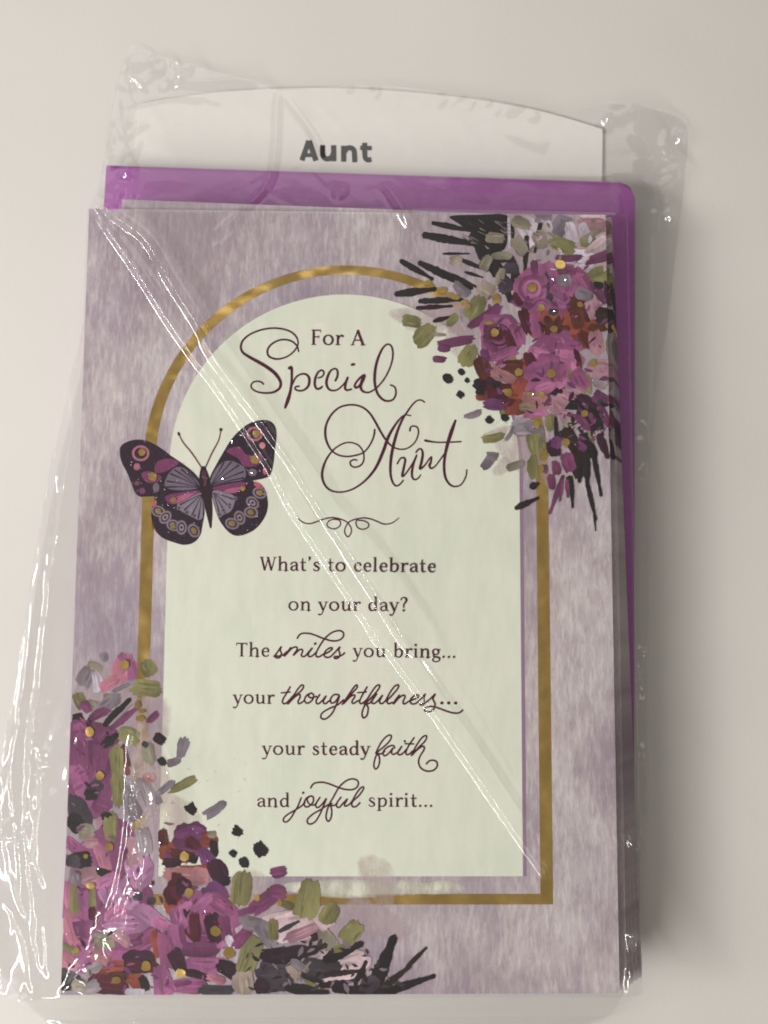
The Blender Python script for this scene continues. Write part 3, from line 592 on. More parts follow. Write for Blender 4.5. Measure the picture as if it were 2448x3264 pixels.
for a in ((265, 470, 18, 22), (425, 500, 16, 26), (70, 850, 34, 40)): g_(*a)
bouquet_bl = bq
def scatter(bq, poly, n, cols, lo, hi):
    P_ = poly; xs = [p[0] for p in P_]; ys = [p[1] for p in P_]; c = 0
    bq.set(0, 0, 1)
    while c < n:
        x, y = bq.r.uniform(min(xs), max(xs)), bq.r.uniform(min(ys), max(ys))
        if not inside((x, y), P_): continue
        a = bq.r.uniform(0, 3.14); l = bq.r.uniform(lo, hi); w = l*bq.r.uniform(.25, .6)
        q = [(x-math.cos(a)*l/2, y-math.sin(a)*l/2), (x+math.sin(a)*l*.08, y+math.cos(a)*l*.08), (x+math.cos(a)*l/2, y+math.sin(a)*l/2)]
        bq.p.ribbon(q, [w*.5, w, w*.3], bq.jit(C[bq.r.choice(cols)], .1), sub=3); c += 1
scatter(bouquet_tr, [(1560, 920), (1660, 860), (1850, 860), (1930, 960), (1930, 1280), (1800, 1330), (1600, 1330), (1520, 1150)], 80, ['M', 'M2', 'V', 'R', 'Mp', 'pu', 'Vd', 'P', 'M2', 'V'], 8, 30)
scatter(bouquet_tr, [(1640, 690), (1930, 700), (1930, 860), (1700, 860)], 40, ['T', 'S', 'Dl', 'V', 'W', 'G'], 6, 24)
scatter(bouquet_tr, [(1780, 1300), (1930, 1280), (1930, 1440), (1800, 1420)], 50, ['Vd', 'K', 'V', 'M2', 'Kp'], 8, 28)
scatter(bouquet_bl, [(230, 2290), (340, 2290), (370, 2560), (230, 2600)], 30, ['M', 'M2', 'V', 'Mp', 'pu', 'Vd'], 8, 28)
scatter(bouquet_bl, [(205, 2640), (420, 2620), (560, 2620), (740, 2880), (720, 3150), (205, 3150)], 90, ['M', 'M2', 'V', 'R', 'Mp', 'pu', 'Vd', 'P', 'M', 'V'], 8, 30)
scatter(bouquet_bl, [(780, 2990), (1120, 2990), (1300, 3150), (780, 3160)], 70, ['K', 'Kp', 'Sd', 'Vd', 'S'], 8, 30)
bouquet_tr.build_wash(card); bouquet_bl.build_wash(card)
bouquet_tr.p.build('floral_print', M['print_'], card)['label'] = 'magenta and plum painted flowers in the upper corner'
bouquet_tr.gold.build('gold_foil_dots', M['foil'], card)
bouquet_bl.p.build('floral_print', M['print_'], card)['label'] = 'pink, plum and orange painted flowers in the lower corner'
bouquet_bl.gold.build('gold_foil_dots', M['foil'], card)

# ---- butterfly
bf = Print(z=0.00006, off=FT, clip=False); bf.RAMP = 0.0000004; cb = crop(350, 1300, 2.911)
def bpoly(p, c, smooth=True):
    p = cb(p); bf.poly(spline(p, 4, True) if smooth else p, (*lin(c), 1))
def bell(x, y, rx, ry, a, c):
    a = math.radians(a); bf.poly(cb([(x+rx*math.cos(t)*math.cos(a)-ry*math.sin(t)*math.sin(a), y+rx*math.cos(t)*math.sin(a)+ry*math.sin(t)*math.cos(a)) for t in [2*math.pi*k/16 for k in range(16)]]), (*lin(c), 1))
def brib(p, w, c, **k): bf.ribbon(cb(p), [q/2.911 for q in w] if isinstance(w, list) else w/2.911, (*lin(c), 1), **k)
DK, GR, GL, PKc, MG = (46, 31, 47), (116, 104, 122), (136, 124, 140), (172, 98, 128), (122, 60, 100)
LF = [(100, 360), (170, 312), (270, 295), (380, 320), (480, 380), (560, 440), (680, 520), (780, 600), (840, 680), (840, 765), (700, 785), (560, 790), (480, 830), (400, 822), (300, 828), (240, 795), (200, 700), (160, 600), (112, 510), (95, 440)]
LH = [(840, 760), (872, 850), (882, 960), (862, 1080), (840, 1180), (780, 1250), (690, 1272), (600, 1250), (500, 1212), (430, 1150), (400, 1070), (385, 980), (400, 890), (440, 830), (520, 790), (700, 770)]
RF = [(925, 660), (980, 540), (1060, 400), (1130, 290), (1230, 185), (1340, 125), (1440, 113), (1512, 140), (1548, 230), (1532, 400), (1512, 560), (1470, 640), (1350, 672), (1260, 690), (1100, 735), (945, 755)]
RH = [(945, 740), (1100, 715), (1260, 680), (1350, 685), (1430, 740), (1465, 850), (1460, 960), (1410, 1060), (1330, 1140), (1210, 1187), (1120, 1167), (1040, 1080), (990, 980), (955, 850)]
for p in (LH, RH, LF, RF): bpoly(p, DK)
bpoly([(830, 735), (760, 620), (690, 560), (610, 555), (535, 630), (515, 730), (640, 765)], GR)
bpoly([(940, 715), (960, 610), (1040, 510), (1140, 495), (1250, 560), (1245, 660), (1080, 690)], GR)
bpoly([(850, 790), (876, 900), (880, 970), (840, 1040), (760, 1010), (640, 940), (640, 880), (760, 820)], GL)
bpoly([(955, 775), (1060, 780), (1160, 830), (1130, 950), (1060, 990), (1010, 1015), (975, 920)], GL)
bpoly([(835, 768), (640, 788), (520, 820), (540, 880), (620, 892), (730, 840)], MG); bpoly([(780, 790), (650, 815), (560, 850), (600, 885), (700, 850)], PKc)
bpoly([(950, 745), (1100, 705), (1250, 690), (1245, 750), (1150, 790), (1050, 772)], MG); bpoly([(1060, 770), (1130, 745), (1210, 740), (1170, 785), (1110, 790)], PKc)
bpoly([(440, 500), (560, 470), (640, 510), (560, 570), (470, 605), (415, 590)], MG); bpoly([(295, 610), (380, 590), (480, 640), (440, 690), (340, 690)], MG)
bpoly([(1080, 400), (1200, 360), (1260, 430), (1330, 440), (1405, 430), (1415, 500), (1330, 545), (1240, 540), (1190, 470)], MG)
bell(430, 740, 30, 45, 0, GR); bell(1325, 600, 40, 35, 0, GR); bell(300, 770, 30, 30, 0, MG); bell(1440, 590, 20, 32, 0, (190, 90, 110)); bell(415, 890, 20, 45, 0, (196, 96, 110)); bell(1380, 720, 50, 24, 30, (186, 88, 104)); bell(250, 700, 24, 22, 0, (120, 70, 90))
for sx, sy, tips in ((835, 740, [(560, 610), (600, 575), (660, 565), (720, 590), (530, 680), (525, 735)]), (940, 715, [(1060, 505), (1130, 500), (1200, 530), (1245, 590), (1245, 650)]),
                     (855, 800, [(650, 900), (690, 950), (760, 1000), (820, 1030), (870, 1000)]), (960, 790, [(1150, 850), (1120, 930), (1070, 975), (1020, 1000)])):
    for t in tips: brib([(sx, sy), ((sx+t[0])/2+4, (sy+t[1])/2-4), t], [6, 8, 16], DK, sub=3, cap=False)
for (x, y, a) in ((450, 960, 20), (515, 1015, -50), (590, 1090, 20), (665, 1110, 90), (780, 1140, 60), (1390, 790, 20), (1325, 880, 40), (1310, 970, 10), (1205, 1020, 70), (1135, 1075, 20)):
    bell(x, y, 68, 52, a, (132, 116, 130)); bell(x, y, 48, 36, a, DK); bell(x, y, 34, 25, a, (146, 130, 142)); bell(x, y, 12, 12, 0, DK)
for (x, y) in ((640, 930), (715, 970), (785, 1000), (1165, 840), (1110, 900), (1055, 950), (1018, 990)): bell(x, y, 20, 20, 0, GR); bell(x, y, 9, 9, 0, DK)
for (x, y, r) in ((287, 422, 70), (1343, 242, 64)):
    brib([(x+r*math.cos(k*math.pi/6), y+r*.9*math.sin(k*math.pi/6)) for k in range(12)], 22, (174, 106, 130), closed=True, sub=3)
bell(252, 547, 30, 34, 20, (178, 108, 130)); bell(1415, 350, 28, 30, 0, (200, 130, 140))
brib([(640, 240), (680, 320), (765, 425), (852, 555)], [10, 12, 14, 12], (112, 66, 66)); brib([(1030, 205), (1010, 300), (945, 425), (888, 552)], [10, 12, 14, 12], (112, 66, 66))
bell(641, 243, 12, 20, -20, DK); bell(1031, 203, 15, 16, 0, DK)
brib([(868, 565), (875, 640), (890, 730), (905, 830), (922, 960), (936, 1108)], [50, 92, 100, 84, 62, 18], (44, 26, 36)); brib([(872, 600), (880, 660)], 40, (84, 46, 64)); brib([(862, 640), (900, 655)], 18, (112, 70, 84)); bell(885, 700, 12, 30, 10, (92, 60, 76))
bfo = bf.build('butterfly_print', M['print_'], card); bfo['label'] = 'plum and pink butterfly with ringed wing spots'
bg_ = Print(z=0.00020, off=FT, clip=False)
for (x, y, r) in ((300, 412, 36), (400, 640, 42), (595, 855, 25), (455, 960, 26), (587, 1100, 25), (780, 1140, 27), (1360, 240, 38), (1345, 482, 42), (1235, 747, 25), (1395, 790, 27), (1310, 970, 27), (1140, 1070, 26)):
    bg_.poly(cb([(x+r*random.uniform(.85, 1.12)*math.cos(t), y+r*random.uniform(.85, 1.12)*math.sin(t)) for t in [k*math.pi/6 for k in range(12)]]))
bg_.poly(cb([(300, 825), (415, 822), (412, 868), (360, 862), (298, 872)])); bg_.poly(cb([(352, 1000), (385, 985), (400, 1140), (380, 1130), (360, 1060)]))
bg_.build('gold_foil_dots', M['foil'], bfo)
# glitter flakes on the butterfly and sprinkled over the flowers
gv, gf = [], []
def flake(sx, sy, z, size):
    x, y = px(sx, sy); a = random.uniform(0, 6.28); tl = random.uniform(0.05, 0.75); az = random.uniform(0, 6.28)
    R_ = Matrix.Rotation(az, 3, 'Z') @ Matrix.Rotation(tl, 3, 'X') @ Matrix.Rotation(a, 3, 'Z'); b_ = len(gv)
    for k in range(5):
        v = R_ @ Vector((size*math.cos(k*1.2566), size*math.sin(k*1.2566), 0)); gv.append((x+v.x, y+v.y, z+v.z))
    gf.append(list(range(b_, b_+5)))
cnt = 0
while cnt < 260:
    p = (random.uniform(90, 1550), random.uniform(110, 1280))
    if any(inside(p, q) for q in (LF, LH, RF, RH)):
        flake(*cb([p])[0], FT+0.00028, random.uniform(0.00006, 0.00015)); cnt += 1
for _ in range(260):
    if random.random() < .5: flake(random.uniform(1560, 1930), random.uniform(880, 1420), FT+0.00028, random.uniform(0.00007, 0.00014))
    else: flake(random.uniform(210, 780), random.uniform(2380, 3140), FT+0.00028, random.uniform(0.00007, 0.00014))
gl = mesh_obj('glitter', gv, gf, M['glitter'], card); gl['kind'] = 'stuff'

# ---- lettering
INK = M['ink']; LZ = 0.00005
def scr(name, x0, y0, s, strokes):
    p = Print(z=LZ, off=FT); cf = crop(x0, y0, s)
    for st in strokes:
        p.ribbon(cf(st[0]), [w/s for w in st[1]] if isinstance(st[1], (list, tuple)) else st[1]/s, sub=6)
    return p.build(name, INK, card)
scr('script_lettering', 740, 1020, 2.9625, [
    ([(628, 298), (612, 245), (560, 200), (490, 185), (420, 200), (360, 240), (333, 290), (345, 340), (395, 365), (450, 367), (520, 345), (580, 300), (615, 248), (622, 200), (595, 145), (540, 105), (460, 82), (370, 78), (270, 95), (170, 135), (105, 190), (82, 250),
      (100, 305), (160, 348), (250, 398), (340, 452), (410, 510), (455, 580), (450, 640), (400, 678), (330, 690), (250, 682), (195, 655), (178, 620), (200, 588), (245, 578), (280, 590), (295, 605)],
     [14, 16, 18, 18, 18, 18, 20, 20, 20, 18, 16, 16, 16, 16, 18, 18, 18, 18, 18, 18, 20, 22, 24, 28, 33, 34, 34, 30, 26, 22, 20, 18, 17, 16, 16, 16, 17, 18]),
    ([(540, 455), (560, 450), (563, 520), (560, 600), (548, 680), (525, 760), (500, 828)], [30, 28, 25, 24, 28, 36, 22]),
    ([(562, 620), (600, 545), (650, 512), (700, 515), (728, 555), (720, 620), (680, 660), (630, 668), (595, 652), (600, 632), (630, 626)], [18, 18, 18, 22, 26, 24, 20, 18, 18, 16, 18]),
    ([(812, 548), (848, 535), (867, 502), (850, 475), (815, 490), (787, 545), (780, 610), (800, 650), (835, 643), (850, 628)], [16, 17, 18, 18, 20, 24, 24, 22, 22, 16]),
    ([(975, 572), (994, 530), (994, 480), (970, 460), (930, 480), (900, 540), (890, 600), (910, 650), (950, 667), (1000, 655), (1050, 610), (1078, 570), (1090, 545)], [22, 22, 20, 18, 20, 26, 26, 22, 18, 17, 16, 18, 20]),
    ([(1090, 545), (1072, 600), (1066, 645), (1085, 663), (1125, 655)], [22, 24, 24, 20, 18]), ([(1132, 422), (1150, 419)], [26, 26]),
    ([(1248, 522), (1215, 540), (1170, 590), (1157, 625), (1170, 640), (1200, 622), (1235, 570), (1248, 522), (1226, 580), (1212, 630), (1232, 672), (1280, 685), (1330, 665), (1380, 625), (1440, 550), (1490, 450), (1516, 350), (1510, 265), (1480, 230), (1440, 245), (1400, 305), (1365, 400),
      (1347, 500), (1347, 600), (1370, 690), (1420, 750), (1475, 766), (1525, 745), (1546, 690), (1535, 635), (1495, 614)],
     [26, 22, 20, 22, 22, 22, 28, 30, 32, 28, 22, 18, 16, 16, 16, 16, 18, 18, 16, 18, 22, 26, 28, 26, 24, 22, 20, 18, 18, 16, 16])])
scr('script_lettering', 1000, 1260, 3.190, [
    ([(620, 350), (612, 410), (580, 490), (520, 570), (450, 605), (350, 622), (260, 610), (185, 565), (135, 480), (117, 390), (130, 290), (185, 190), (270, 120), (380, 97), (480, 115), (560, 172), (620, 260), (680, 370), (735, 455), (800, 522), (880, 549), (960, 535), (1030, 475), (1064, 390), (1055, 330), (1015, 312), (985, 325), (978, 360)],
     [20, 20, 18, 18, 18, 18, 18, 20, 24, 26, 24, 22, 20, 20, 20, 22, 24, 24, 22, 18, 16, 16, 16, 17, 17, 17, 18, 20]),
    ([(440, 660), (405, 655), (370, 680), (385, 720), (430, 731), (485, 705), (510, 650), (500, 570), (450, 505), (370, 480), (290, 495), (200, 555), (130, 650), (92, 750), (86, 830), (112, 910), (170, 965), (260, 985), (370, 965), (470, 910), (560, 830), (640, 720), (710, 560), (760, 420), (830, 300), (890, 225), (930, 200), (985, 207)],
     [16, 17, 18, 18, 18, 18, 18, 17, 16, 16, 16, 18, 22, 26, 26, 24, 20, 18, 18, 20, 24, 30, 34, 32, 24, 18, 14, 14]),
    ([(1125, 70), (1095, 50), (1050, 55), (1000, 100), (950, 170), (905, 240), (860, 340), (820, 470), (790, 610), (779, 750), (790, 850), (820, 910), (855, 919), (890, 890), (910, 865)], [16, 16, 17, 18, 20, 24, 28, 32, 32, 28, 24, 20, 18, 17, 16]),
    ([(850, 695), (880, 645), (915, 635), (930, 660), (915, 740), (900, 822), (940, 790), (1000, 700), (1048, 605), (1016, 690), (998, 780), (1005, 840), (1035, 858), (1070, 835), (1085, 810)], [18, 18, 20, 24, 26, 26, 18, 16, 18, 24, 26, 22, 18, 16, 14]),
    ([(1040, 580), (1065, 550), (1095, 550), (1108, 600), (1095, 680), (1080, 748), (1130, 710), (1180, 640), (1197, 630), (1190, 680), (1176, 715), (1195, 743), (1240, 715), (1310, 620), (1340, 580)], [18, 18, 20, 26, 28, 26, 18, 16, 18, 24, 26, 20, 16, 16, 14]),
    ([(1440, 258), (1400, 370), (1365, 480), (1335, 610), (1325, 730), (1340, 840), (1385, 908), (1440, 928), (1500, 905), (1545, 830), (1556, 760)], [24, 40, 36, 30, 28, 26, 22, 18, 16, 16, 16]),
    ([(1135, 460), (1180, 469), (1250, 478), (1350, 478), (1495, 472)], [26, 22, 16, 16, 16])])
scr('script_lettering', 860, 2000, 6.381, [
    ([(85, 590), (150, 510), (235, 388), (213, 450), (235, 530), (222, 590), (170, 622), (118, 608), (132, 582), (200, 580), (280, 550), (350, 490)], 36),
    ([(425, 410), (350, 510), (290, 588), (350, 530), (440, 432), (510, 398), (555, 412), (548, 460), (475, 568), (540, 510), (600, 455), (650, 447), (668, 480), (642, 555), (670, 592), (720, 580), (790, 500), (865, 415), (795, 515), (782, 572), (820, 593), (880, 565), (945, 500)], 36),
    ([(560, 218), (600, 155), (660, 122), (760, 117), (880, 142), (1000, 190), (1110, 232), (1230, 266), (1340, 274), (1440, 242), (1500, 170), (1490, 100), (1430, 66), (1350, 72), (1250, 112), (1150, 192), (1070, 290), (1000, 400), (950, 500), (938, 560), (960, 598), (1020, 588), (1090, 545), (1180, 510), (1260, 450), (1266, 418), (1220, 418),
      (1150, 462), (1108, 530), (1118, 590), (1170, 609), (1240, 588), (1330, 500), (1425, 395), (1402, 460), (1425, 540), (1400, 610), (1345, 632), (1308, 615), (1332, 590), (1400, 590), (1470, 562), (1520, 520)], 36),
    ([(918, 335), (930, 325)], 48)])
scr('script_lettering', 880, 2160, 2.676, [
    ([(120, 80), (85, 140), (55, 195), (65, 222), (95, 210), (140, 160)], 15), ([(45, 130), (120, 122)], 13),
    ([(100, 225), (150, 150), (195, 85), (220, 62), (234, 74), (215, 110), (150, 165), (105, 220), (160, 165), (198, 142), (205, 165), (187, 205), (200, 222), (242, 195)], 15),
    ([(300, 132), (262, 150), (242, 192), (265, 218), (305, 195), (320, 150), (297, 132), (275, 155), (300, 172), (345, 160)], 15),
    ([(372, 145), (342, 195), (352, 224), (385, 205), (427, 155), (402, 203), (420, 222), (462, 190)], 15),
    ([(535, 147), (495, 145), (465, 180), (470, 215), (505, 205), (540, 155), (520, 215), (480, 300), (425, 350), (385, 345), (390, 305), (450, 265), (520, 235), (575, 190)], 15),
    ([(565, 227), (620, 145), (665, 80), (688, 62), (690, 85), (650, 130), (575, 222), (630, 165), (666, 147), (670, 165), (647, 203), (660, 220), (700, 195)], 15),
    ([(775, 80), (735, 150), (712, 200), (725, 222), (765, 195), (800, 150)], 15), ([(695, 128), (770, 122)], 13),
    ([(752, 225), (810, 130), (850, 75), (878, 62), (880, 85), (840, 140), (770, 215), (745, 260), (732, 310), (745, 343), (775, 320), (785, 260), (772, 228), (800, 215), (832, 170)], 15),
    ([(857, 140), (817, 200), (830, 222), (865, 200), (907, 150), (882, 200), (895, 222), (930, 200), (975, 120), (1015, 70), (1043, 64), (1035, 95), (985, 155), (947, 195), (957, 222), (990, 212)], 15),
    ([(1050, 150), (1015, 195), (1000, 225), (1045, 175), (1083, 150), (1100, 162), (1082, 205), (1095, 224), (1140, 197), (1200, 175), (1215, 152), (1185, 150), (1147, 185), (1152, 220), (1190, 220), (1240, 175), (1272, 140), (1257, 180), (1270, 215), (1245, 236), (1227, 225), (1260, 220), (1310, 185), (1357, 140), (1337, 180), (1355, 225), (1340, 272), (1300, 291),
      (1267, 280), (1277, 256), (1330, 246), (1400, 265), (1470, 291), (1530, 303), (1570, 295), (1590, 277)], 15),
    ([(1412, 216), (1415, 216)], 26), ([(1470, 216), (1473, 216)], 26), ([(1529, 216), (1532, 216)], 26)])
scr('script_lettering', 1160, 2320, 6.381, [
    ([(240, 515), (330, 330), (430, 200), (520, 147), (558, 172), (520, 270), (400, 390), (290, 480), (235, 600), (206, 720), (207, 800), (240, 837), (290, 790), (318, 680), (308, 580), (282, 530), (350, 528), (420, 480)], 36),
    ([(625, 408), (600, 362), (530, 367), (440, 422), (388, 500), (402, 558), (450, 558), (530, 490), (590, 410), (563, 480), (572, 530), (620, 533), (700, 478), (772, 370), (702, 470), (692, 528), (730, 548), (800, 510), (870, 430)], 36), ([(828, 268), (834, 275)], 46),
    ([(1018, 202), (930, 330), (870, 440), (852, 510), (870, 543), (920, 533), (990, 470)], 36), ([(838, 322), (1015, 328)], 32),
    ([(965, 562), (1060, 370), (1160, 222), (1240, 158), (1276, 182), (1240, 270), (1120, 390), (972, 558), (1080, 450), (1170, 382), (1222, 384), (1218, 450), (1150, 560), (1112, 670), (1132, 780), (1200, 850), (1310, 882), (1420, 858), (1488, 780), (1478, 692), (1410, 658), (1330, 672), (1268, 732)], 36)])
scr('script_lettering', 890, 2470, 5.721, [
    ([(400, 420), (340, 570), (270, 690), (200, 800), (130, 857), (78, 840), (88, 780), (170, 710), (290, 640), (400, 570), (470, 500)], 32),
    ([(560, 388), (492, 430), (452, 520), (480, 580), (550, 568), (618, 490), (618, 402), (562, 388), (510, 440), (540, 520), (600, 550), (650, 540), (690, 490)], 32),
    ([(742, 410), (672, 520), (672, 583), (720, 588), (800, 510), (860, 430), (800, 580), (740, 720), (660, 848), (570, 896), (514, 868), (524, 800), (620, 710), (760, 630), (880, 550), (960, 520)], 32),
    ([(575, 235), (620, 167), (700, 137), (820, 137), (950, 177), (1070, 225), (1200, 263), (1320, 269), (1410, 230), (1443, 150), (1410, 92), (1330, 72), (1230, 102), (1130, 180), (1060, 270), (990, 400), (920, 520), (872, 650), (853, 760), (872, 828), (905, 842), (943, 780), (958, 670), (943, 580), (920, 552), (1000, 558), (1060, 510)], 32),
    ([(1125, 408), (1052, 510), (1052, 578), (1100, 587), (1170, 510), (1242, 440), (1193, 530), (1203, 568), (1260, 548), (1320, 490), (1400, 350), (1480, 242), (1533, 218), (1528, 270), (1450, 380), (1342, 480), (1322, 548), (1352, 583), (1410, 568), (1470, 508)], 32),
    ([(434, 328), (440, 322)], 42)])
scr('flourish', 930, 1630, 4.608, [
    ([(75, 75), (120, 130), (190, 170), (270, 180), (370, 150), (480, 110), (580, 92), (660, 100), (760, 130), (825, 172), (870, 240), (873, 310), (828, 373), (785, 330), (780, 260), (825, 172), (880, 135), (960, 110), (1060, 97), (1160, 112), (1260, 150), (1340, 183), (1420, 185), (1500, 155), (1575, 95)], [12, 18, 20, 20, 22, 22, 22, 22, 22, 20, 20, 20, 20, 20, 20, 20, 20, 20, 22, 22, 22, 22, 20, 18, 12]),
    ([(690, 122), (718, 165), (700, 220), (640, 254), (570, 248), (522, 215), (522, 170), (560, 132), (620, 117), (700, 127)], 20),
    ([(960, 122), (942, 170), (967, 235), (1030, 263), (1100, 248), (1133, 205), (1108, 162), (1050, 137), (975, 130)], 20)])

# roman lettering drawn from pen strokes: glyph = advance, strokes of (points, widths, curve?)
def ell(cx, cy, rx, ry, a=.15, b_=.085):
    pts = [(cx+rx*math.cos(k*math.pi/8), cy+ry*math.sin(k*math.pi/8)) for k in range(16)]
    return (pts, [b_+(a-b_)*abs(math.cos(k*math.pi/8))**1.3 for k in range(16)], 'o')
def st(x, y0, y1, w=.15): return ([(x, y0), (x, y1)], w, 'l')
def sf(x0, x1, y, w=.058): return ([(x0, y), (x1, y)], w, 'l')
base = lambda x: sf(x-.14, x+.15, .03)
GLY = {
 ' ': (.34, []),
 'F': (.66, [st(.16, 0, 1, .165), sf(.1, .62, .955, .09), ([(.595, 1.0), (.595, .80)], .055, 'l'), sf(.2, .5, .53, .085), ([(.49, .62), (.49, .44)], .05, 'l'), base(.16), sf(.02, .2, .972)]),
 'o': (.74, [ell(.36, .335, .275, .305)]),
 'r': (.52, [st(.16, 0, .66), base(.16), sf(.02, .16, .635), ([(.2, .42), (.27, .56), (.37, .63), (.47, .59)], [.09, .1, .12, .15], 'c')]),
 'A': (.9, [([(.09, .02), (.44, 1.0)], .09, 'l'), ([(.41, 1.0), (.77, .02)], .17, 'l'), sf(.2, .64, .34, .08), sf(-.02, .21, .03), sf(.62, .92, .03)]),
 'W': (1.12, [([(.12, .97), (.34, .02)], .155, 'l'), ([(.33, .0), (.56, .92)], .085, 'l'), ([(.54, .97), (.78, .02)], .155, 'l'), ([(.77, .0), (1.0, .97)], .085, 'l'), sf(0, .25, .972), sf(.9, 1.12, .972), sf(.44, .62, .972)]),
 'h': (.74, [st(.16, 0, 1.06), sf(.03, .16, 1.03), ([(.2, .46), (.31, .59), (.45, .63), (.555, .54), (.57, .38), (.57, .0)], [.09, .1, .11, .14, .15, .15], 'c'), base(.16), base(.57)]),
 'n': (.74, [st(.16, 0, .66), sf(.03, .16, .635), ([(.2, .46), (.31, .59), (.45, .63), (.555, .54), (.57, .38), (.57, .0)], [.09, .1, .11, .14, .15, .15], 'c'), base(.16), base(.57)]),
 'a': (.61, [([(.1, .5), (.19, .6), (.32, .635), (.45, .56), (.475, .42), (.475, .14), (.52, .05), (.6, .04)], [.13, .09, .09, .13, .15, .15, .11, .06], 'c'), ([(.46, .39), (.28, .36), (.13, .26), (.12, .13), (.22, .04), (.35, .06), (.47, .17)], [.07, .09, .13, .14, .1, .08, .07], 'c')]),
 't': (.46, [([(.19, .88), (.195, .3), (.21, .11), (.3, .035), (.43, .07)], [.09, .15, .15, .11, .05], 'c'), sf(.03, .42, .625, .078)]),
 "'": (.27, [([(.13, .98), (.16, .9), (.08, .74)], [.17, .14, .04], 'c')]),
 's': (.53, [([(.43, .5), (.37, .61), (.26, .64), (.15, .58), (.14, .47), (.24, .37), (.36, .29), (.44, .18), (.38, .06), (.26, .025), (.14, .05), (.08, .16)], [.06, .08, .09, .11, .13, .15, .15, .13, .1, .085, .08, .06], 'c')]),
 'c': (.57, [([(.5, .48), (.44, .61), (.32, .635), (.18, .55), (.115, .34), (.18, .12), (.32, .03), (.45, .06), (.53, .15)], [.14, .1, .085, .12, .15, .13, .1, .08, .05], 'c')]),
 'e': (.61, [sf(.13, .52, .365, .07), ([(.505, .36), (.5, .5), (.42, .61), (.31, .635), (.18, .55), (.115, .34), (.18, .12), (.32, .03), (.45, .06), (.54, .15)], [.12, .13, .1, .085, .12, .15, .13, .1, .08, .05], 'c')]),
 'l': (.34, [st(.16, 0, 1.06), sf(.03, .16, 1.03), base(.16)]),
 'b': (.71, [st(.16, .03, 1.06), sf(.03, .16, 1.03), ([(.2, .48), (.31, .6), (.46, .61), (.57, .5), (.595, .33), (.54, .14), (.42, .035), (.28, .04), (.17, .1)], [.08, .09, .11, .14, .15, .14, .1, .085, .08], 'c')]),
 'd': (.71, [([(.5, .54), (.38, .63), (.24, .59), (.135, .46), (.12, .3), (.17, .12), (.28, .035), (.41, .07), (.52, .18)], [.08, .085, .1, .14, .15, .14, .1, .085, .08], 'c'), st(.55, .02, 1.06), sf(.42, .55, 1.03), sf(.55, .69, .03)]),
 'y': (.65, [([(.1, .64), (.34, .04)], .15, 'l'), ([(.56, .64), (.37, .08), (.26, -.2), (.16, -.29), (.05, -.26)], [.08, .085, .085, .1, .12], 'c'), sf(-.02, .23, .635), sf(.44, .68, .635)]),
 'u': (.74, [([(.16, .65), (.16, .3), (.18, .12), (.29, .035), (.42, .08), (.54, .2)], [.15, .15, .14, .1, .085, .07], 'c'), st(.56, .02, .65), sf(.02, .16, .625), sf(.42, .56, .625), sf(.56, .71, .03)]),
 '?': (.5, [([(.07, .84), (.15, .97), (.28, 1.0), (.41, .92), (.43, .78), (.34, .62), (.26, .48), (.26, .28)], [.1, .09, .09, .14, .15, .12, .1, .09], 'c'), ([(.255, .07), (.265, .07)], .17, 'c')]),
 'T': (.8, [sf(.03, .77, .955, .09), st(.4, 0, .96, .165), ([(.055, 1.0), (.055, .78)], .055, 'l'), ([(.745, 1.0), (.745, .78)], .055, 'l'), base(.4)]),
 'i': (.35, [st(.16, 0, .66), sf(.03, .16, .635), base(.16), ([(.15, .92), (.16, .92)], .18, 'c')]),
 'g': (.63, [ell(.29, .43, .19, .2, .13, .08), ([(.44, .57), (.6, .6)], .085, 'l'), ([(.19, .27), (.13, .15), (.22, .07), (.42, .05), (.55, -.04), (.53, -.19), (.37, -.28), (.18, -.26), (.09, -.15), (.16, -.03), (.24, .04)], [.06, .1, .12, .13, .13, .1, .085, .085, .1, .08, .06], 'c')]),
 'p': (.71, [st(.16, -.3, .65), sf(.03, .16, .625), sf(.02, .31, -.275), ([(.2, .48), (.31, .6), (.46, .61), (.57, .5), (.595, .33), (.54, .14), (.42, .035), (.28, .04), (.17, .1)], [.08, .09, .11, .14, .15, .14, .1, .085, .08], 'c')]),
 '.': (.29, [([(.13, .075), (.14, .075)], .17, 'c')])}
def roman(text, x0, y0, s, p0, p1, cap):
    """text between two baseline points given in the crop's pixels; cap height in crop pixels"""
    pr = Print(z=LZ, off=FT); cf = crop(x0, y0, s)
    adv = sum(GLY[ch][0] for ch in text); tr = 0.06
    total = adv + tr*(len(text)-1)
    L = math.hypot(p1[0]-p0[0], p1[1]-p0[1]); ux, uy = (p1[0]-p0[0])/L, (p1[1]-p0[1])/L
    k = L/total; x = 0.0
    for ch in text:
        a, strokes = GLY[ch]
        for pts, w, kind in strokes:
            q = [(p0[0]+(x+u)*k*ux+v*cap*uy, p0[1]+(x+u)*k*uy-v*cap*ux) for u, v in pts]
            ws = [v*cap/s for v in w] if isinstance(w, list) else w*cap/s
            pr.ribbon(cf(q), ws, closed=(kind == 'o'), cap=(kind == 'c'), curve=(kind != 'l'), sub=4)
        x += a + tr
    return pr.build('printed_lettering', INK, card)
roman('For A', 740, 1020, 2.9625, (745, 236), (1256, 242), 146)
roman("What's to celebrate", 700, 1740, 2.074, (265, 163), (1430, 176), 91)
roman('on your day?', 700, 1740, 2.074, (452, 427), (1240, 433), 91)
roman('The', 700, 1740, 2.074, (106, 731), (332, 733), 91)
roman('you bring...', 700, 1740, 2.074, (880, 735), (1564, 741), 91)
roman('your', 700, 1740, 2.074, (88, 1043), (362, 1045), 91)
roman('your steady', 700, 2250, 2.074, (280, 323), (994, 326), 91)
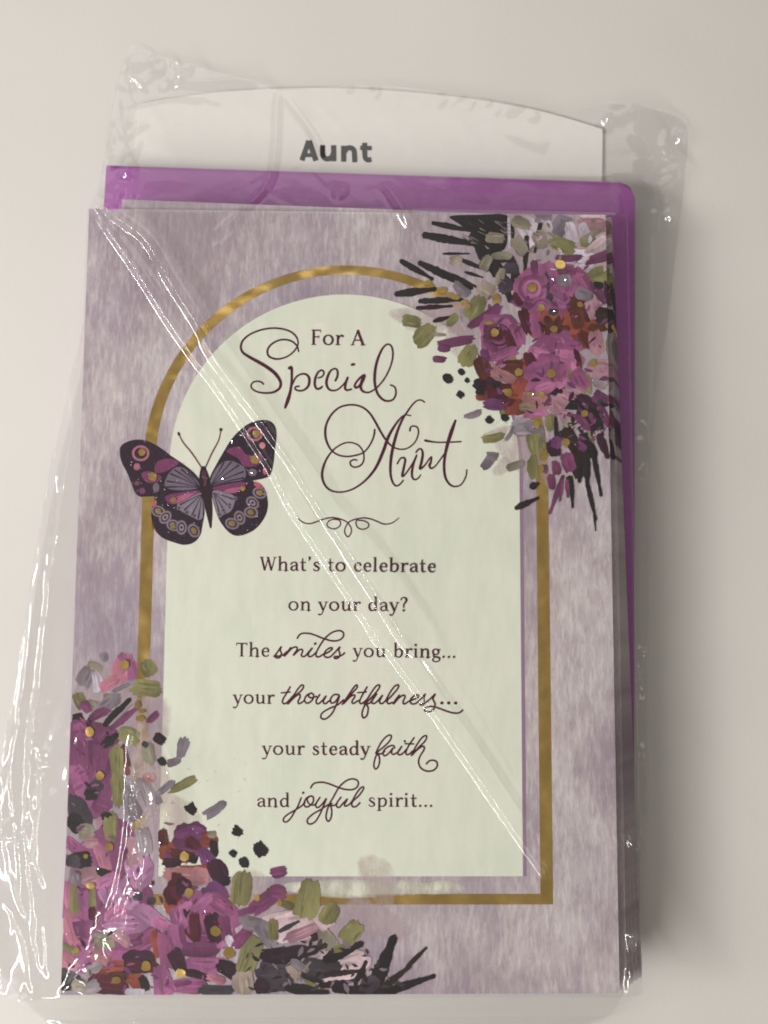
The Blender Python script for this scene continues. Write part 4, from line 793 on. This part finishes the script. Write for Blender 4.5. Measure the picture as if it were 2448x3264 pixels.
roman('and', 700, 2250, 2.074, (245, 668), (464, 669), 91)
roman('spirit...', 700, 2250, 2.074, (979, 666), (1412, 668), 91)
# inner leaf peeping over the top edge
ix0, iy0 = dpx(264, 431, ZC-0.0008)
slab('inner_leaf', [(ix0, -H/2+0.004), (W/2-0.003, -H/2+0.004), (W/2-0.003, H/2-0.0003), (ix0, iy0)], 0.0006, 0.0008, M['lilac'], card)

tag(card, 'lilac greeting card with gold arch, butterfly and greeting, on top of the stack', 'greeting card', 'greeting cards in the pack')
names = ['second', 'third', 'fourth', 'fifth']
offs = [(0.0021, 0.0000, 0.0016), (0.0030, -0.0003, 0.0048), (0.0040, -0.0006, 0.0095), (0.0050, -0.0010, 0.0150), (0.0060, -0.0014, 0.0205)]
skip = ('inner_leaf', 'glitter')
def copy_card():
    c = card.copy(); col.objects.link(c)
    for ch in list(card.children):
        if ch.name.split('.')[0] in skip: continue
        copy_tree(ch, c)
    return c
for i in range(1, NC):
    c = copy_card(); dx, dy, r = offs[i-1]
    c.location = (dx, dy, CARD0 + (NC-1-i)*PITCH); c.rotation_euler.z = r
    lab = ('lilac greeting card, %s from the top of the stack, its right edge showing' % names[i-1]) if i < NC-1 else 'lowest lilac greeting card of the stack, lying on the purple envelopes'
    tag(c, lab, 'greeting card', 'greeting cards in the pack')

# ------------------------------------------------------------------ plastic bag
bag = empty('plastic_bag', (0, 0, 0))
def D(l, z): return np.array([dpx(x, y, z) for x, y in l])
out = D([(282, 88), (330, 108), (400, 130), (480, 150), (560, 172), (604, 188), (680, 182), (760, 176), (860, 180), (960, 192), (1060, 208), (1140, 224), (1195, 238), (1270, 222), (1340, 212), (1400, 222), (1470, 246), (1492, 280), (1486, 360), (1478, 440),
         (1462, 560), (1446, 700), (1426, 840), (1412, 960), (1408, 1100), (1408, 1250), (1406, 1450), (1404, 1640), (1406, 1740), (1396, 1860), (1390, 1980), (1380, 2080), (1350, 2160), (1300, 2215), (1150, 2240), (900, 2250), (600, 2250), (350, 2245), (180, 2240), (90, 2215), (30, 2150),
         (-30, 2080), (-60, 1960), (-50, 1840), (-25, 1740), (10, 1620), (40, 1450), (62, 1320), (85, 1180), (112, 1040), (140, 920), (168, 800), (186, 700), (192, 600), (196, 500), (205, 420), (218, 340), (232, 250), (250, 170)], 0.002)
out = np.array(spline([tuple(p) for p in out], 3, True))
x0, y0 = out.min(0)-0.001; x1, y1 = out.max(0)+0.001
CELL = 0.00040
nx, ny = int((x1-x0)/CELL)+1, int((y1-y0)/CELL)+1
gx, gy = np.meshgrid(x0+np.arange(nx)*CELL, y0+np.arange(ny)*CELL, indexing='ij')
def in_poly(X, Y, poly):
    c = np.zeros(X.shape, bool)
    for i in range(len(poly)):
        xa, ya = poly[i-1]; xb, yb = poly[i]
        if ya == yb: continue
        c ^= ((ya > Y) != (yb > Y)) & (X < (xb-xa)*(Y-ya)/(yb-ya)+xa)
    return c
def near_poly(X, Y, poly, closed=True):
    best = np.full(X.shape, 1e9); bx, by = X.copy(), Y.copy(); tt = np.zeros(X.shape); n_ = len(poly); sd = np.zeros(X.shape)
    for i in range(1 if not closed else 0, n_):
        xa, ya = poly[i-1]; xb, yb = poly[i]; dx, dy = xb-xa, yb-ya; l2 = dx*dx+dy*dy+1e-18
        t = np.clip(((X-xa)*dx+(Y-ya)*dy)/l2, 0, 1); qx, qy = xa+t*dx, ya+t*dy; d = (X-qx)**2+(Y-qy)**2
        m = d < best; best = np.where(m, d, best); bx = np.where(m, qx, bx); by = np.where(m, qy, by); tt = np.where(m, (i-1+t)/(n_-1), tt)
        sd = np.where(m, np.sign((X-xa)*dy-(Y-ya)*dx), sd)     # +1 right of the direction of travel
    return np.sqrt(best), bx, by, tt, sd
ins = in_poly(gx, gy, out)
# snap the outer ring to the outline
def dil(m):
    r = m.copy(); r[1:] |= m[:-1]; r[:-1] |= m[1:]; r[:, 1:] |= m[:, :-1]; r[:, :-1] |= m[:, 1:]; return r
use = dil(dil(ins)); ring = use & ~ins
_, bx, by, _, _ = near_poly(gx[ring], gy[ring], out)
gx[ring], gy[ring] = bx, by
# drape over the pack
def lump(X, Y, xl, xr, yb, yt, top, rl, rr, rb, rt, p=1.2):
    ax = np.maximum(0, xl-X)/rl + np.maximum(0, X-xr)/rr; ay = np.maximum(0, yb-Y)/rb + np.maximum(0, Y-yt)/rt
    return top*np.maximum(0, 1-np.hypot(ax, ay))**p
def vnoise(X, Y, sc, seed):
    r = np.random.RandomState(seed); g_ = r.rand(64, 64)
    u, v = X/sc+20.3, Y/sc+20.7; i, j = np.floor(u).astype(int), np.floor(v).astype(int); fu, fv = u-i, v-j
    fu, fv = fu*fu*(3-2*fu), fv*fv*(3-2*fv); i, j = i % 64, j % 64; i2, j2 = (i+1) % 64, (j+1) % 64
    return (g_[i, j]*(1-fu)+g_[i2, j]*fu)*(1-fv)+(g_[i, j2]*(1-fu)+g_[i2, j2]*fu)*fv-0.5
ztop = ZC + 0.00095
cards_z = lump(gx, gy, -W/2, W/2+0.003, -H/2-0.0005, H/2, ztop, 0.075, 0.009, 0.012, 0.026)
env_z = lump(gx, gy, exl, exr, etop-EH, etop+0.0005, ez+0.0010, 0.012, 0.010, 0.010, 0.040, 1.0)
tab_z = lump(gx, gy, lx, rx, -0.05, 0.118, ZT+0.0008, 0.01, 0.01, 0.01, 0.01)
Z = np.maximum(np.maximum(cards_z, env_z), np.maximum(tab_z, 0.0007))
floor_z = Z.copy()
Z += 0.0007*np.abs(vnoise(gx, gy, 0.022, 1)) + 0.0003*np.abs(vnoise(gx, gy, 0.009, 2))
def crease(pts, width, height, z=ZC, fade=0.12, px_=True, asym=1.0, soft=False, wob=0.0):
    """a ridge along a polyline; width is its half width, asym>1 makes the right-hand side wider"""
    global Z
    P = np.array([dpx(x, y, z) for x, y in pts]) if px_ else np.array(pts)
    P = np.array(spline([tuple(p) for p in P], 4)) if len(P) > 2 else P
    m = (gx > P[:, 0].min()-width*asym*1.2) & (gx < P[:, 0].max()+width*asym*1.2) & (gy > P[:, 1].min()-width*asym*1.2) & (gy < P[:, 1].max()+width*asym*1.2)
    if not m.any(): return
    d, _, _, t, sd = near_poly(gx[m], gy[m], P, False)
    w = np.where(sd > 0, width*asym, width)
    k = np.clip(1-d/w, 0, 1); k = k*k*(3-2*k) if soft else k
    env_ = np.clip(np.minimum(t/fade, (1-t)/fade), 0, 1) if fade > 0 else 1
    ln = np.sum(np.hypot(*np.diff(P, axis=0).T)); ar = t*ln
    wv = 1 + wob*(.5*np.sin(ar/.0016+P[0, 0]*900) + .3*np.sin(ar/.00071+P[0, 1]*700) + .6*np.sin(ar/.006+P[0, 0]*500))
    Z[m] += height*k*env_*wv
def crumple(poly, count, lmin, lmax, width, height, seed, z=ZC, ang=None, spread=3.14):
    r = np.random.RandomState(seed); P = np.array([dpx(x, y, z) for x, y in poly]); lo, hi = P.min(0), P.max(0); c = 0; tries = 0
    while c < count and tries < count*40:
        tries += 1
        p = lo+(hi-lo)*r.rand(2)
        if not in_poly(np.array([p[0]]), np.array([p[1]]), P)[0]: continue
        a = (ang if ang is not None else 0)+r.uniform(-spread/2, spread/2); l = r.uniform(lmin, lmax)/2; b_ = a+r.uniform(-.5, .5)
        crease([(p[0]-l*math.cos(a), p[1]-l*math.sin(a)), (p[0], p[1]), (p[0]+l*math.cos(b_), p[1]+l*math.sin(b_))], width*r.uniform(.7, 2.0), height*r.uniform(.15, .75), px_=False, fade=.35, wob=.3); c += 1
# long diagonal double crease
A1 = [(203, 446), (240, 503), (300, 590), (370, 700), (430, 785), (474, 841), (582, 1004), (630, 1094), (690, 1185), (745, 1267), (790, 1335), (830, 1400)]
B1 = [(207, 444), (262, 480), (320, 525), (370, 610), (430, 705), (474, 789), (561, 903), (623, 990), (710, 1126), (752, 1188), (830, 1310), (900, 1420)]
crease(A1, 0.0012, 0.0027, fade=.03, wob=.03); crease(B1, 0.0014, 0.0032, fade=.05, wob=.03)
crease([(220, 455), (300, 560), (400, 700), (500, 840), (600, 990), (700, 1140), (780, 1260)], 0.0008, 0.0006, fade=.1)
crease([(230, 450), (310, 545), (400, 680), (520, 850), (640, 1040)], 0.0007, 0.0005, fade=.1)
crease([(720, 1100), (800, 1220), (880, 1350), (960, 1480)], 0.0045, 0.0016, fade=.3, asym=1.3, soft=True)
crease([(900, 1395), (932, 1444), (984, 1516), (1016, 1571), (1060, 1650), (1124, 1751), (1150, 1790)], 0.0009, 0.0009, fade=.12)
crease([(800, 1352), (860, 1430), (930, 1525), (1000, 1627), (1060, 1715), (1099, 1772), (1150, 1845), (1186, 1896)], 0.0012, 0.0026, fade=.04, wob=.03)
# soft diagonal undulations across the front
for (a, b_, w, hh) in (((760, 900), (1080, 1260), .006, .0007), ((900, 1010), (1250, 1420), .007, .0006), ((560, 1340), (860, 1760), .007, .0006), ((420, 1500), (700, 1960), .006, .0005), ((1000, 1250), (1240, 1650), .006, .0006), ((560, 600), (900, 980), .006, .0005), ((480, 640), (700, 900), .004, .0004)):
    crease([a, ((a[0]+b_[0])/2+10, (a[1]+b_[1])/2), b_], w, hh, fade=.4, soft=True)
# top: gathers over the tab and the envelopes
crease([(600, 188), (598, 250), (596, 330), (584, 420), (560, 470), (530, 510), (480, 550)], 0.0014, 0.0019, z=.004, fade=.08)
crease([(606, 188), (640, 240), (680, 300), (700, 350)], 0.0016, 0.0010, z=.003, fade=.2)
crease([(826, 392), (842, 415), (858, 445), (872, 480), (890, 520)], 0.0014, 0.0020, z=.010, fade=.2)
crease([(722, 395), (728, 430), (735, 452)], 0.0010, 0.0009, z=.007, fade=.2); crease([(740, 400), (744, 430), (738, 452)], 0.0010, 0.0009, z=.007, fade=.2)
crease([(640, 330), (680, 390), (716, 440)], .0009, .0004, z=.005); crease([(545, 420), (600, 380), (650, 355)], .0009, .0004, z=.005)
crease([(560, 412), (600, 440), (640, 470)], .0009, .0005, z=.008)
for (a, b_, c_) in (((860, 215), (930, 270), (960, 350)), ((1010, 235), (1100, 290), (1180, 330)), ((480, 220), (520, 280), (560, 330)), ((760, 215), (800, 290), (850, 360))):
    crease([a, b_, c_], 0.0040, 0.0006, z=.002, fade=.4, soft=True)
crumple([(250, 110), (330, 110), (420, 150), (400, 200), (300, 200), (240, 180)], 26, .003, .010, .0010, .0024, 21, z=.002)
crumple([(222, 240), (300, 200), (310, 330), (300, 440), (275, 520), (215, 440)], 40, .003, .010, .0009, .0020, 22, z=.004, ang=1.6, spread=1.6)
crease([(268, 235), (275, 290), (290, 360), (298, 420), (304, 500)], .0010, .0012, z=.005, fade=.1)
crease([(380, 205), (430, 212), (480, 230)], .0009, .0009, z=.002); crease([(300, 230), (370, 215), (440, 222)], .0012, .0010, z=.002)
crease([(360, 175), (420, 185), (510, 180), (560, 180)], .0018, .0022, z=.002, fade=.3)
crumple([(720, 180), (960, 190), (1180, 236), (1150, 270), (950, 225), (720, 205)], 22, .002, .006, .0008, .0016, 23, z=.002, ang=1.3, spread=1.2)
crumple([(1180, 240), (1340, 215), (1480, 250), (1480, 470), (1420, 480), (1390, 330), (1280, 260)], 22, .004, .016, .0012, .0034, 24, z=.002)
crease([(1390, 380), (1405, 410), (1418, 440), (1424, 500)], .0014, .0016, z=.004, fade=.2); crease([(1424, 445), (1440, 435), (1455, 432)], .001, .001, z=.003)
# left side flap
crease([(172, 795), (176, 850), (180, 900), (184, 940), (172, 1000), (155, 1130), (138, 1260), (122, 1370), (108, 1500), (96, 1620)], .0010, .0016, z=.008, fade=.03)
crease([(168, 800), (140, 900), (112, 1040), (92, 1180), (75, 1330), (55, 1480), (40, 1600), (30, 1700)], .0012, .0012, z=.003, fade=.03)
crease([(165, 830), (140, 930), (132, 990), (140, 1030), (120, 1130), (98, 1300), (88, 1440), (80, 1560)], .0010, .0010, z=.004, fade=.05)
crease([(145, 880), (128, 960), (112, 1100), (92, 1280), (70, 1450)], .0011, .0010, z=.003, fade=.1)
crease([(140, 985), (150, 1030), (160, 1065), (178, 1015)], .0009, .0010, z=.006, fade=.15)
for ln, hh in (([(150, 900), (120, 1080), (100, 1240), (82, 1400), (60, 1560), (48, 1660)], .0012), ([(158, 1060), (140, 1180), (118, 1330), (104, 1440), (92, 1540)], .0012), ([(110, 1480), (104, 1580), (112, 1680), (108, 1800), (118, 1900)], .0014),
               ([(66, 1500), (52, 1600), (46, 1720), (62, 1850), (70, 1960)], .0013), ([(30, 1640), (22, 1740), (40, 1800), (90, 1760)], .0012), ([(84, 1560), (88, 1640), (76, 1720), (80, 1830), (96, 1930), (100, 2040)], .0013), ([(20, 1930), (60, 1990), (84, 2060), (100, 2150)], .0012)):
    crease(ln, .0010, hh, z=.009, fade=.08, asym=1.5, wob=.2)
crumple([(90, 1480), (125, 1500), (148, 1600), (150, 1720), (120, 1720), (85, 1620)], 38, .003, .009, .0008, .0015, 25, z=.006)
crumple([(20, 1560), (90, 1480), (90, 1700), (100, 1900), (20, 1900), (-30, 1780)], 9, .012, .032, .0012, .0013, 26, z=.003, ang=1.72, spread=.5)
crumple([(95, 1700), (140, 1700), (130, 1950), (118, 2100), (100, 2000)], 22, .004, .016, .0009, .0013, 27, z=.006, ang=1.65, spread=.7)
crease([(0, 1850), (30, 1790), (62, 1742)], .0010, .0014, z=.003, fade=.1); crease([(5, 1900), (18, 1960), (36, 2030), (40, 2090)], .0010, .0014, z=.003, fade=.1)
crease([(120, 1720), (125, 1800), (135, 1880), (130, 1980), (136, 2080)], .0010, .0012, z=.006, fade=.1)
crumple([(0, 1950), (60, 1960), (110, 2100), (120, 2200), (40, 2150)], 18, .004, .012, .0010, .0010, 28, z=.003)
# folded wedge over the lower left flowers
crease([(302, 1560), (292, 1640), (286, 1720), (282, 1780), (272, 1850), (258, 1920), (232, 1985), (205, 2045), (170, 2100), (136, 2146)], .0012, .0012, fade=.03)
crease([(308, 1560), (330, 1640), (345, 1720), (342, 1800), (344, 1880), (342, 1930), (300, 1980), (262, 2030), (215, 2090), (184, 2138)], .0008, .0005, fade=.03)
crease([(285, 1785), (296, 1830), (300, 1890), (300, 1950), (290, 2000), (255, 2040), (230, 2090)], .0010, .0006, fade=.1)
crease([(308, 1565), (330, 1640), (345, 1720), (343, 1800), (345, 1880), (342, 1930), (300, 1980), (262, 2030), (215, 2090), (184, 2138)], .0011, .0025, fade=.06, asym=5.2, wob=.15, soft=True)
crease([(300, 1600), (312, 1680), (318, 1760), (322, 1840), (312, 1920), (270, 1990)], .0007, .0008, fade=.1, asym=2.0, wob=.25)
crease([(545, 455), (525, 500), (500, 530), (470, 560)], .0008, .0011, z=.012, fade=.15, asym=2.5)
crease([(826, 392), (845, 430), (862, 470), (892, 525)], .0008, .0013, z=.011, fade=.15, asym=2.5)
crease([(718, 400), (726, 430), (738, 456)], .0006, .0009, z=.008, fade=.2, asym=2.5)
crumple([(305, 1600), (335, 1660), (345, 1800), (300, 1800), (285, 1740)], 34, .002, .008, .0010, .0024, 29, ang=1.6, spread=2.2)
crumple([(285, 1800), (345, 1800), (340, 1930), (250, 2030), (170, 2110), (230, 2000), (265, 1900)], 28, .003, .011, .0011, .0020, 30, ang=.9, spread=2.0)
crumple([(300, 1580), (345, 1700), (345, 1920), (200, 2080), (140, 2140), (262, 1920), (284, 1740)], 26, .006, .016, .0022, .0010, 41, ang=1.3, spread=1.2)
crumple([(20, 1450), (110, 1450), (140, 1900), (120, 2150), (-20, 2100)], 10, .014, .040, .0022, .0014, 42, z=.008, ang=1.66, spread=.3)
crumple([(60, 1150), (170, 1000), (150, 1450), (40, 1500)], 7, .012, .030, .0016, .0010, 43, z=.008, ang=1.75, spread=.35)
crumple([(150, 1560), (200, 1560), (200, 1720), (150, 1720)], 16, .002, .005, .0007, .0009, 31)
crumple([(130, 2160), (420, 2170), (420, 2230), (130, 2230)], 16, .005, .02, .0012, .0010, 32, z=.006, ang=0, spread=.8)
for k in range(5): crease([(300+k*60, 2172+k*9), (700, 2168+k*11), (1200, 2166+k*10)], .0011, .0005, z=.010, fade=.3)
# right side
crumple([(1345, 1740), (1400, 1740), (1390, 1960), (1376, 2090), (1335, 2150), (1340, 1960)], 44, .003, .010, .0010, .0040, 33, z=.008, ang=1.5, spread=1.6)
crumple([(1375, 1380), (1408, 1400), (1406, 1680), (1380, 1700)], 16, .003, .009, .0009, .0034, 34, z=.006, ang=1.6, spread=1.0)
crumple([(1385, 900), (1412, 930), (1410, 1060), (1390, 1060)], 8, .002, .006, .0009, .0034, 35, z=.006)
crease([(1345, 1280), (1342, 1320), (1338, 1345)], .0008, .0009, z=.012, fade=.2)
crease([(1395, 1100), (1398, 1200), (1396, 1400), (1392, 1560)], .0012, .0008, z=.005, fade=.2)
crease([(1404, 480), (1400, 640), (1396, 820), (1392, 1000)], .0020, .0010, z=.004, fade=.2)
crumple([(250, 700), (1300, 500), (1300, 2100), (250, 2100)], 60, .002, .006, .0005, .00016, 36)
# a thin heat-sealed rim
dist, _, _, _, _ = near_poly(gx[use], gy[use], out)
zz = Z[use]; zz = np.where(dist < .0030, np.minimum(zz, .0006+dist*2.6), zz); Z[use] = zz
Z = np.maximum(Z, np.minimum(floor_z, .0006 + 0*Z))
safe = (gx > -W/2-.001) & (gx < W/2+.006) & (gy > -H/2-.001) & (gy < H/2+.0005)
Z[safe] = np.maximum(Z[safe], ZC+.00085)
def blur(A):
    B = A.copy(); B[1:-1] = (A[:-2]+2*A[1:-1]+A[2:])/4; C_ = B.copy(); C_[:, 1:-1] = (B[:, :-2]+2*B[:, 1:-1]+B[:, 2:])/4; return C_
Z = np.where(ring, Z, blur(Z)); Z = np.where(ring, Z, blur(Z))
idx = -np.ones(gx.shape, int); idx[use] = np.arange(use.sum())
q = use[:-1, :-1] & use[1:, :-1] & use[1:, 1:] & use[:-1, 1:] & (ins[:-1, :-1] | ins[1:, :-1] | ins[1:, 1:] | ins[:-1, 1:])
F = np.stack([idx[:-1, :-1][q], idx[1:, :-1][q], idx[1:, 1:][q], idx[:-1, 1:][q]], 1)
V = np.stack([gx[use], gy[use], Z[use]], 1)
mesh_obj('front_film', V.tolist(), F.tolist(), M['film'], bag, True)
back = [tuple(p) for p in out[::2]]
if area2(back) < 0: back = back[::-1]
mesh_obj('back_film', [(x, y, 0.00008) for x, y in back], [list(range(len(back)))], M['film'], bag)
tag(bag, 'clear crinkled plastic bag wrapped around the cards and purple envelopes', 'plastic bag')
